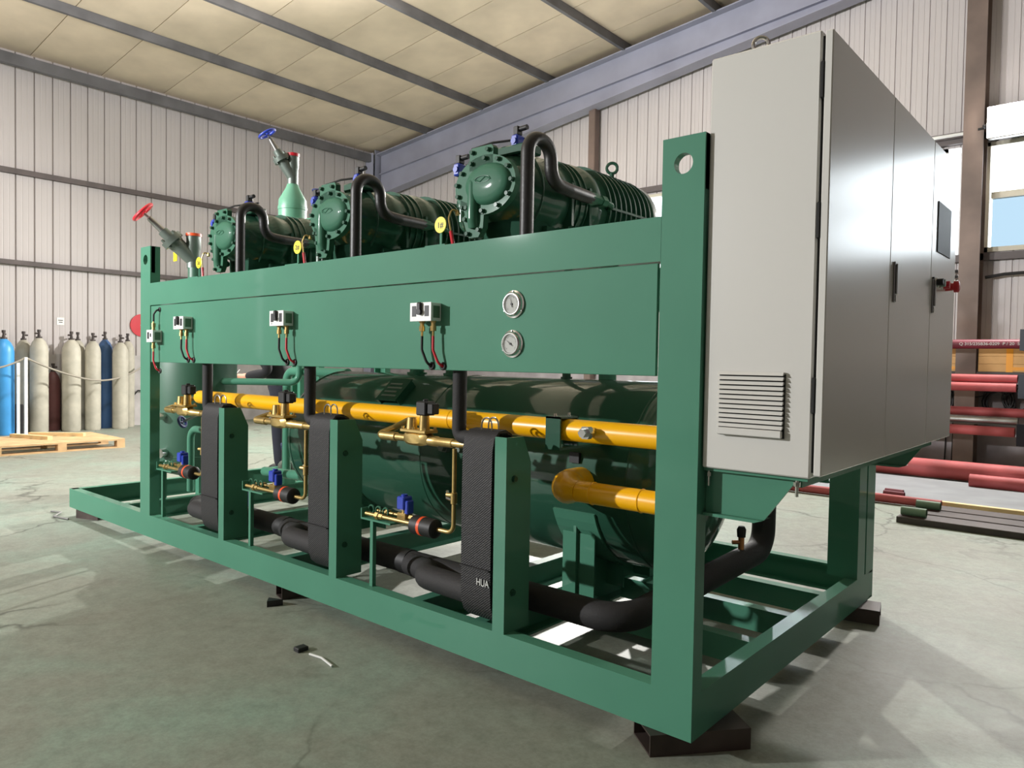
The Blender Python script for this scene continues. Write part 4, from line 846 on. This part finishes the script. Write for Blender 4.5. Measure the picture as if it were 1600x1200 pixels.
# wire and cap bits lying on the floor
solo(MB().tube([(-1.57, -0.30, 0.006), (-1.50, -0.29, 0.006), (-1.40, -0.31, 0.006)], 0.005, 6), 'plastic_strip', 'paper', 'short white strip lying on the floor in front of the skid', 'scrap')
solo(MB().box((-1.66, -0.32, 0), (-1.62, -0.27, 0.018), 0.003), 'rubber_plug', 'black', 'small black plug lying on the floor in front of the skid', 'scrap')
solo(MB().prism([(-2.28, -0.06, 0), (-2.23, -0.10, 0), (-2.20, -0.03, 0)], (0, 0, 0.03)), 'metal_scrap', 'black', 'small dark scrap peeking out below the front skid beam', 'scrap', smooth=0)
solo(MB().tube([(-5.42, -0.05, 0.008), (-5.30, -0.02, 0.012), (-5.20, -0.10, 0.008), (-5.02, -0.06, 0.008)], 0.007, 6), 'wire_strip', 'steel', 'twisted strip of wire on the floor at the left skid end', 'wire')
solo(MB().cyl((0.55, 0.10, 0.008), (0.60, 0.085, 0.008), 0.007, 8), 'loose_bolt', 'darksteel', 'short bolt lying on the floor at the lower right', 'bolt')
solo(MB().box((-4.905, 0.66, 1.99), (-4.845, 0.664, 2.10)).cyl((-4.875, 0.662, 2.10), (-4.86, 0.70, 2.16), 0.002, 6), 'paper_tag', 'tag', 'small yellow paper tag hanging left of the red handwheel valve', 'tag', smooth=0)
# ================================================================== gas cylinders by the left wall
def make_cyl(m, r, h):
    t = thing('gas_cylinder', '', 'gas cylinder', group='gas cylinders by the left wall', local=True)
    hs = h - 0.14
    part(MB().lathe((0,0,0), (0,0,1), [(0.012, r*0.8), (0.0, r*0.92), (0.03, r), (hs-0.20, r), (hs-0.13, r*0.93), (hs-0.06, r*0.70), (hs-0.02, r*0.42), (hs, r*0.30)], 28), 'body', m, t, 50)
    part(MB().lathe((0,0,hs-0.01), (0,0,1), [(0, r*0.34), (0.03, r*0.34), (0.03, 0.022), (0.06, 0.022), (0.06, 0.017), (0.10, 0.017), (0.10, 0.026), (0.14, 0.026)], 12).cyl((0.0, 0, hs+0.07), (0.05, 0.03, hs+0.07), 0.014, 10), 'valve', 'darksteel', t)
    return t
cyls = [('cylblue', -12.10, 1.40, 1.60, 0.135, 'bright blue gas cylinder at the far left edge'),
        ('cylgrey', -12.40, 1.745, 1.60, 0.118, 'grey gas cylinder standing behind the left white post'),
        ('cylgrey', -12.15, 1.885, 1.63, 0.128, 'tall grey gas cylinder right beside the white rope post'),
        ('cylbrown', -12.42, 2.165, 1.10, 0.105, 'short brown gas cylinder between two grey ones'),
        ('cylgrey', -12.15, 2.345, 1.62, 0.135, 'grey gas cylinder right of the brown one, beneath the wall notice'),
        ('cylgrey', -12.42, 2.53, 1.62, 0.115, 'grey gas cylinder half hidden behind another, beneath the wall notice'),
        ('cylgrey', -12.15, 2.665, 1.61, 0.118, 'grey gas cylinder just left of the dark blue one'),
        ('cylnavy', -12.40, 2.945, 1.645, 0.115, 'dark blue gas cylinder between grey ones'),
        ('cylgrey', -12.15, 3.095, 1.60, 0.122, 'grey gas cylinder just right of the dark blue one'),
        ('cylgrey', -12.42, 3.32, 1.63, 0.110, 'last grey gas cylinder, half hidden next to the green post')]
for m, x, y, h, r, lab in cyls:
    c = make_cyl(m, r, h); c.location = (x, y, 0); c['label'] = lab; c.rotation_euler = (0, 0, random.uniform(0, 6))
# white rope posts and rope
for x, y, z1, lab in ((-11.62, 1.552, 1.185, 'slim white post holding the rope before the gas cylinders'), (-11.95, 1.545, 1.10, 'white post half hidden at the left of the rope')):
    t = thing('rope_post', lab, 'post', (x, y, 0), 'white rope posts'); part(MB().box((x-0.02, y-0.02, 0.0), (x+0.02, y+0.02, z1)), 'upright', 'white', t, 0); part(MB().box((x-0.09, y-0.09, 0), (x+0.09, y+0.09, 0.012)), 'foot_plate', 'white', t, 0)
def rope(a, b, sag, n=14):
    a, b = Vector(a), Vector(b); return [a.lerp(b, k/n) + Vector((0, 0, -sag*4*(k/n)*(1-k/n))) for k in range(n+1)]
b = MB().tube(rope((-11.62, 1.55, 1.18), (-11.85, 2.42, 0.86), 0.03), 0.014, 8); solo(b, 'rope', 'rope', 'grey rope sagging from the white post across the grey cylinders', 'rope', smooth=60)
b = MB().tube(rope((-11.85, 2.42, 0.86), (-12.2, 3.55, 1.10), 0.13), 0.014, 8); solo(b, 'rope', 'rope', 'grey rope rising toward the right end of the gas cylinders', 'rope', smooth=60)
b = MB().tube(rope((-11.62, 1.55, 1.18), (-11.62, 0.9, 1.0), 0.06), 0.014, 8); solo(b, 'rope', 'rope', 'grey rope running left off the white post past the blue cylinder', 'rope', smooth=60)
s_ = thing('wall_notice', 'small white printed notice on the left wall above the cylinders', 'sign', (-12.56, 2.33, 1.72)); part(MB().box((-12.600, 2.275, 1.722), (-12.592, 2.385, 1.845)), 'plate', 'white', s_, 0)
for k, (a, b_) in enumerate(((2.295, 2.365), (2.305, 2.36))): part(MB().box((-12.592, a, 1.795-0.032*k), (-12.5905, b_, 1.807-0.032*k)), 'print_line', 'ink', s_, 0)
t = thing('red_sign_disc', 'round red disc sign on the left wall beside the green post', 'sign', (-12.55, 3.62, 1.6)); part(MB().cyl((-12.60, 3.63, 1.78), (-12.58, 3.63, 1.78), 0.20, 36), 'disc', 'red', t); part(MB().cyl((-12.58, 3.63, 1.78), (-12.572, 3.63, 1.78), 0.03, 16), 'hub', 'white', t)
solo(MB().tube([(-12.57, 3.35, 0.35), (-12.55, 3.45, 0.5), (-12.56, 3.55, 0.62), (-12.57, 3.75, 0.6)], 0.012, 6), 'wall_cable', 'cable', 'dark cable on the wall base beside the last cylinder', 'cable')
solo(MB().box((-12.25, 1.585, 0.0), (-12.0, 1.635, 0.46), 0.01), 'dark_box', 'black', 'dark box on the floor between the blue and grey cylinders', 'box')
# wooden pallet
pt = thing('wooden_pallet', 'pale wooden pallet on the floor in front of the gas cylinders', 'pallet', (-9.9, 1.35, 0))
PX0, PX1, PY0, PY1 = -10.55, -9.35, 0.55, 2.06
for k in range(3):
    y = PY0 + k*(PY1-PY0-0.10)/2
    for x in (PX0, (PX0+PX1)/2-0.05, PX1-0.10): part(MB().box((x, y, 0.018), (x+0.10, y+0.10, 0.100)), 'block', 'wood', pt, 0)
for x in (PX0, (PX0+PX1)/2-0.05, PX1-0.10): part(MB().box((x, PY0, 0.0), (x+0.10, PY1, 0.018)), 'bottom_board', 'wood', pt, 0)
for k in range(7):
    x = PX0 + k*(PX1-PX0-0.14)/6; part(MB().box((x, PY0, 0.1001), (x+0.14, PY1, 0.122)), 'deck_board', 'wood', pt, 0)
for k, (a, b_) in enumerate((((-10.42, 1.05), (-9.78, 1.30)), ((-10.50, 1.28), (-9.98, 1.78)))):
    d = (Vector(b_)-Vector(a)).normalized(); n_ = Vector((-d.y, d.x))*0.035; a, b_ = Vector(a), Vector(b_)
    solo(MB().prism([(*(a-n_), 0.1225), (*(b_-n_), 0.1225), (*(b_+n_), 0.1225), (*(a+n_), 0.1225)], (0, 0, 0.045)), 'timber_batten', 'woodpale', ('left' if k == 0 else 'right')+' of the two loose timber battens lying on the pallet', 'timber', 'battens on the pallet', smooth=0)

# ================================================================== pipe rack and stock along the back wall
rk = thing('pipe_rack', 'dark blue cantilever rack upright with three arms at the right edge', 'rack', (0.12, 8.4, 0))
part(MB().box((0.02, 8.50, 0), (0.20, 8.62, 2.0)), 'upright', 'rackblue', rk, 0)
part(MB().box((-0.02, 7.7, 0), (0.24, 8.7, 0.08)), 'foot', 'rackblue', rk, 0)
for z0, z1 in ((1.46, 1.70), (0.92, 1.19), (0.38, 0.63)):
    part(MB().box((-0.065, 7.96, z0), (0.22, 7.99, z1)).box((-0.065, 7.99, z0), (-0.045, 8.50, z0+0.02)).box((0.05, 7.99, z0), (0.17, 8.50, z0+0.03)), 'arm', 'rackblue', rk, 0)
rk2 = copy_tree(rk, (-3.3, 8.4, 0), label='dark blue rack upright hidden behind the grey cabinet'); bpy.data.objects.remove(rk2) if 0 else None
def hpipe(x0, x1, y, z, r, m, label, name='steel_pipe', ends=True):
    n = 20; b = MB(); b.lathe((x0, y, z), (1,0,0), [(0, r*0.86), (0, r), (x1-x0, r), (x1-x0, r*0.86)], n, False)
    b.lathe((x0, y, z), (1,0,0), [(0, r*0.86), (x1-x0, r*0.86)], n, False)
    return solo(b, name, m, label, 'pipe', 'steel pipes by the back wall', smooth=40)
p = hpipe(-4.6, 0.9, 8.30, 1.545, 0.056, 'maroon', 'dark red steel pipe with white stencilled lettering on the top rack arm')
BASE[p] = Vector(p.location)
text('Q 315/235B36-0209  P / 20  STD', 'lettering', 'paper', p, (-0.365, 8.30-0.0575, 1.545), (PI/2, 0, 0), 0.050, 0.0008)['kind'] = 'stuff'
hpipe(-4.6, -0.10, 8.22, 1.135, 0.048, 'redpipe', 'upper of two red steel pipes on the middle rack arm')
hpipe(-4.6, -0.10, 8.14, 1.035, 0.050, 'redpipe', 'lower of two red steel pipes on the middle rack arm')
hpipe(-4.6, 0.9, 8.34, 0.735, 0.052, 'redpipe', 'red steel pipe above the silver pipe on the lowest rack arm')
hpipe(-4.6, -0.08, 8.22, 0.640, 0.050, 'chrome' if 0 else 'steel', 'bright silver steel pipe on the lowest rack arm')
hpipe(-4.6, -0.10, 8.14, 0.520, 0.056, 'redpipe', 'red steel pipe below the silver pipe on the lowest rack arm')
hpipe(-4.5, 0.9, 7.35, 0.115, 0.105, 'redpipe', 'thick red steel pipe lying on the floor by the back wall')
hpipe(-0.34, 1.0, 6.90, 0.075, 0.072, 'redpipe', 'shorter red pipe with open end lying in front of the thick red pipe')
hpipe(-2.6, -0.30, 5.28, 0.045, 0.040, 'redpipe', 'thin red pipe on the floor behind the green tube pieces')
hpipe(-0.86, -0.70, 5.72, 0.045, 0.030, 'maroon', 'short dark red pipe piece lying on the grey sheet', 'pipe_piece')
hpipe(-0.84, -0.66, 5.58, 0.045, 0.030, 'maroon', 'short dark red pipe piece nearer the camera on the grey sheet', 'pipe_piece')
hpipe(-0.44, -0.26, 4.50, 0.088, 0.036, 'tubegreen', 'short green tube piece at the end of the dark steel bars', 'tube_piece')
hpipe(-0.42, -0.24, 4.92, 0.088, 0.036, 'tubegreen', 'short green tube piece farther back on the dark steel bars', 'tube_piece')
solo(MB().prism([(-3.2, 5.7, 0.0), (1.2, 5.45, 0.0), (1.2, 7.1, 0.0), (-3.2, 7.2, 0.0)], (0, 0, 0.02)), 'steel_sheet', 'greysheet', 'grey steel sheet lying on the floor before the thick red pipe', 'sheet', smooth=0)
for k, (y, lab) in enumerate(((4.42, 'front dark steel flat bar on the floor at the right edge'), (4.70, 'middle dark steel flat bar on the floor at the right edge'), (4.98, 'rear dark steel flat bar on the floor at the right edge'))):
    solo(MB().box((-0.46+0.02*k, y, 0), (1.3, y+0.24, 0.050), 0.004), 'steel_bar', 'darksteel', lab, 'bar', 'dark steel bars on the floor')
solo(MB().box((-0.6, 5.36, 0.021), (1.2, 5.43, 0.06)), 'timber_batten', 'woodpale', 'pale timber batten on the grey sheet behind the thin red pipe', 'timber', smooth=0)
# crates on a ledge behind the rack
for x0, x1, lab in ((-2.2, -0.81, 'pale wooden crate left of the brown column'), (-0.56, 1.1, 'pale wooden crate with orange tape right of the brown column')):
    y0 = 8.66 if x0 > -1 else 8.70; t = thing('wooden_crate', lab, 'crate', ((x0+x1)/2, 8.8, 1.2), 'wooden crates on the wall ledge')
    for k in range(3): part(MB().box((x0, y0, 1.215+0.096*k), (x1, 8.97, 1.309+0.096*k), 0.002), 'plank', 'crate', t, 0)
    for x in ((x1-0.17, x0+0.1) if x0 < -1 else (-0.27, 0.6)): part(MB().box((x, y0-0.004, 1.213), (x+0.07, y0, 1.505)), 'tape_strip', 'tape', t, 0)
    part(MB().box((max(x0, -0.2) if x0 > -1 else x1-0.16, y0-0.004, 1.235), (x1, y0, 1.275)), 'tape_strip', 'tape', t, 0)
lg = solo(MB().box((-4.5, 8.64, 1.17), (-0.805, 9.0, 1.212)).box((-0.575, 8.64, 1.17), (2.0, 9.0, 1.212)), 'wall_ledge', 'darksteel', 'dark steel ledge along the back wall carrying the crates', 'shelf', smooth=0)
# cable coils hanging on the wall
def coil(x, z, r, n, label):
    b = MB(); rr = random.Random(int(x*100))
    for k in range(n):
        b.torus((x+rr.uniform(-.03, .03), 8.88+rr.uniform(-.03, .03), z+rr.uniform(-.03, .03)), (rr.uniform(-.2, .2), 1, rr.uniform(-.2, .2)), r*rr.uniform(0.85, 1.1), 0.010, 28, 6)
    solo(b, 'cable_coil', 'cable', label, 'cable', 'cable coils on the back wall', smooth=60)
coil(-1.02, 0.85, 0.15, 9, 'coil of black cable at the edge of the grey cabinet')
coil(-0.36, 0.85, 0.15, 9, 'coil of black cable left of the rack arm'); coil(-0.14, 0.87, 0.15, 6, 'looser coil of black cable touching the rack arm')
for x, lab in ((-0.95, 'left of two thin wires hanging down the concrete wall base'), (-0.87, 'right of two thin wires hanging down the concrete wall base')):
    solo(MB().tube([(x, 8.985, 0.62), (x+0.005, 8.985, 0.3), (x, 8.985, 0.05)], 0.008, 6), 'wall_wire', 'cable', lab, 'wire', 'thin wires on the back wall')
solo(MB().tube(rope((-0.85, 8.9, 0.99), (-0.5, 8.9, 0.92), 0.06), 0.008, 6), 'wall_wire', 'cable', 'thin black wire slung between the cable coils', 'wire')
for yy, lab in ((2.50, 'upper'), (2.43, 'lower')):
    solo(MB().tube([(-1.5, 8.9, yy), (-1.0, 8.88, yy), (-0.85, 8.88, yy)], 0.018, 8), 'wall_conduit', 'cable', '%s of two dark conduits left of the brown column' % lab, 'conduit', 'conduits on the back wall')
solo(MB().tube([(-0.55, 8.88, 2.40), (-0.35, 8.88, 2.43), (0.0, 8.88, 2.44), (0.5, 8.88, 2.40)], 0.02, 8), 'wall_conduit', 'cable', 'dark cable below the right window', 'conduit', 'conduits on the back wall')

# ================================================================== person behind the skid
def skin(name, verts, edges, radii, m, parent, lvl=2, root=0):
    me = bpy.data.meshes.new(name); me.from_pydata([Vector(v) for v in verts], edges, []); o = bpy.data.objects.new(name, me); COL.objects.link(o)
    md = o.modifiers.new('skin', 'SKIN'); md.use_smooth_shade = True
    for i, r_ in enumerate(radii):
        sv = me.skin_vertices[0].data[i]; sv.radius = (r_, r_) if not isinstance(r_, tuple) else r_; sv.use_root = (i == root)
    sb = o.modifiers.new('sub', 'SUBSURF'); sb.levels = lvl; sb.render_levels = lvl
    bpy.context.view_layer.update()
    m2 = bpy.data.meshes.new_from_object(o.evaluated_get(bpy.context.evaluated_depsgraph_get())); bpy.data.objects.remove(o); m2.name = name
    m2.materials.clear(); m2.materials.append(MATS[m]); m2.polygons.foreach_set('use_smooth', [True]*len(m2.polygons))
    q = bpy.data.objects.new(name, m2); COL.objects.link(q); q.parent = parent; BASE[q] = BASE[parent]; return q
def lean(p):
    x, y, z = p
    if z < 0.95: return p
    a = math.radians(24)*min(1, (z-0.95)/0.2); dz = z-0.95
    if y < -0.1 and z < 1.2: return (x, y-0.12, z-0.005)          # forearms and hands stay level
    return (x, y*math.cos(a) - dz*math.sin(a), 0.95 + dz*math.cos(a) + y*math.sin(a)*0.5)
def person():
    t = thing('person', 'person in dark jacket and navy trousers stooping behind the skid, hands in front', 'person', local=True)
    # faces -y locally; feet on z = 0
    J = dict(pel=(0,0,0.93), sp=(0,0.01,1.12), ch=(0,0.01,1.32), nk=(0,0.0,1.46), hd0=(0,-0.015,1.53), hd1=(0,-0.025,1.64), hd2=(0,-0.015,1.71))
    V = []; E_ = []; R_ = []
    def v(p, r_): V.append(lean(p)); R_.append(r_); return len(V)-1
    pel = v(J['pel'], (0.135, 0.105)); sp = v(J['sp'], (0.125, 0.10)); ch = v(J['ch'], (0.15, 0.11)); nk = v(J['nk'], 0.055); h0 = v(J['hd0'], 0.065); h1 = v(J['hd1'], (0.078, 0.095)); h2 = v(J['hd2'], (0.06, 0.07))
    E_ += [(pel, sp), (sp, ch), (ch, nk), (nk, h0), (h0, h1), (h1, h2)]
    limbs = {}
    for s in (-1, 1):
        hip = v((s*0.095, 0, 0.86), 0.088); kn = v((s*0.11, -0.03 if s < 0 else -0.01, 0.49), 0.056); an = v((s*0.115, 0.02, 0.10), 0.038); he = v((s*0.118, 0.03, 0.045), 0.036); to = v((s*0.125, -0.13, 0.03), 0.030)
        E_ += [(pel, hip), (hip, kn), (kn, an), (an, he), (he, to)]
        sh = v((s*0.17, 0.01, 1.38), 0.058); el = v((s*0.23, -0.04, 1.10), 0.042); wr_ = v((s*0.13, -0.24, 1.04), 0.028); pa = v((s*0.10, -0.31, 1.045), (0.034, 0.016))
        E_ += [(ch, sh), (sh, el), (el, wr_), (wr_, pa)]
        for k in range(4):
            dx = (k-1.5)*0.020; f1 = v((s*0.10+dx, -0.352+abs(k-1.2)*0.005, 1.05), 0.0085); f2 = v((s*0.095+dx*0.95, -0.378+abs(k-1.2)*0.006, 1.035), 0.0078); f3 = v((s*0.09+dx*0.9, -0.383+abs(k-1.2)*0.006, 1.013), 0.0068); E_ += [(pa, f1), (f1, f2), (f2, f3)]
        th1 = v((s*0.10-s*0.038, -0.292, 1.052), 0.0095); th2 = v((s*0.10-s*0.052, -0.322, 1.058), 0.0085); E_ += [(pa, th1), (th1, th2)]
    body = skin('body', V, E_, R_, 'skin', t)
    hc = Vector(lean((0, -0.02, 1.62))) - Vector((0, -0.02, 1.62))
    def lean2(q): return tuple(Vector(q) + hc)
    # face features
    fe = MB()
    for s in (-1, 1): fe.lathe((s*0.032, -0.108, 1.645), (0,-1,0), [(0, 0.011), (0.006, 0.009), (0.009, 0.003)], 10)
    fe.v = [lean2(q) for q in fe.v]; part(fe, 'eyes', 'ink', body)
    no = MB().lathe((0, -0.105, 1.60), (0,-0.6,0.3), [(0, 0.016), (0.02, 0.011), (0.028, 0.004)], 10); no.v = [lean2(q) for q in no.v]; part(no, 'nose', 'skin', body)
    mo = MB().box((-0.024, -0.112, 1.570), (0.024, -0.100, 1.578), 0.003); mo.v = [lean2(q) for q in mo.v]; part(mo, 'mouth', 'maroon', body)
    er = MB()
    for s in (-1, 1): er.lathe((s*0.078, -0.01, 1.625), (s, 0, 0), [(0, 0.024), (0.010, 0.026), (0.014, 0.014)], 12)
    er.v = [lean2(q) for q in er.v]; part(er, 'ears', 'skin', body)
    ha = MB().loft([(-0.085, 0, 1.705, 0.05, 0.03, 2), (-0.05, 0, 1.70, 0.085, 0.060, 2), (0.02, 0, 1.685, 0.096, 0.085, 2), (0.07, 0, 1.655, 0.085, 0.085, 2), (0.10, 0, 1.63, 0.04, 0.05, 2)], 20); ha.v = [lean2(q) for q in ha.v]; part(ha, 'hair', 'hair', body, 60)
    # clothes
    V = []; E_ = []; R_ = []
    a = v((0,0,0.84), (0.19, 0.16)); m_ = v((0,0,0.98), (0.178, 0.15)); b = v((0,0.01,1.12), (0.165, 0.14)); c = v((0,0.01,1.33), (0.168, 0.128)); d = v((0,0.0,1.45), 0.075); E_ += [(a, m_), (m_, b), (b, c), (c, d)]
    for s in (-1, 1):
        sh = v((s*0.175, 0.01, 1.38), 0.075); el = v((s*0.235, -0.04, 1.10), 0.058); w_ = v((s*0.140, -0.22, 1.04), 0.045); E_ += [(c, sh), (sh, el), (el, w_)]
    skin('jacket', V, E_, R_, 'jacket', t)
    V = []; E_ = []; R_ = []
    wa = v((0,0,1.03), (0.165, 0.135)); a = v((0,0,0.90), (0.17, 0.14)); E_ += [(wa, a)]
    for s in (-1, 1):
        hip = v((s*0.095, 0, 0.84), 0.102); kn = v((s*0.11, -0.03 if s < 0 else -0.01, 0.49), 0.075); an = v((s*0.115, 0.02, 0.075), 0.064); E_ += [(a, hip), (hip, kn), (kn, an)]
    skin('trousers', V, E_, R_, 'trousers', t)
    for s in (-1, 1):
        part(MB().loft([(-0.155, s*0.125, 0.040, 0.030, 0.028, 2.5), (-0.12, s*0.123, 0.045, 0.046, 0.043, 2.5), (-0.02, s*0.119, 0.052, 0.046, 0.050, 2.5), (0.06, s*0.117, 0.055, 0.042, 0.053, 2.5), (0.085, s*0.117, 0.05, 0.025, 0.04, 2.5)], 18), 'shoe', 'shoes', t, 60)
    return t
pr_ = person(); pr_.location = (-5.95, 2.30, 0.0); pr_.rotation_euler = (0, 0, math.radians(-45))
ph = solo(MB().box((-0.035, -0.008, -0.0), (0.035, 0.0, 0.15), 0.003), 'phone', 'white', 'white phone held in the hand of the person behind the skid', 'phone'); ph.location = (-6.42, 1.98, 0.98); ph.rotation_euler = (math.radians(-35), 0, math.radians(-30))
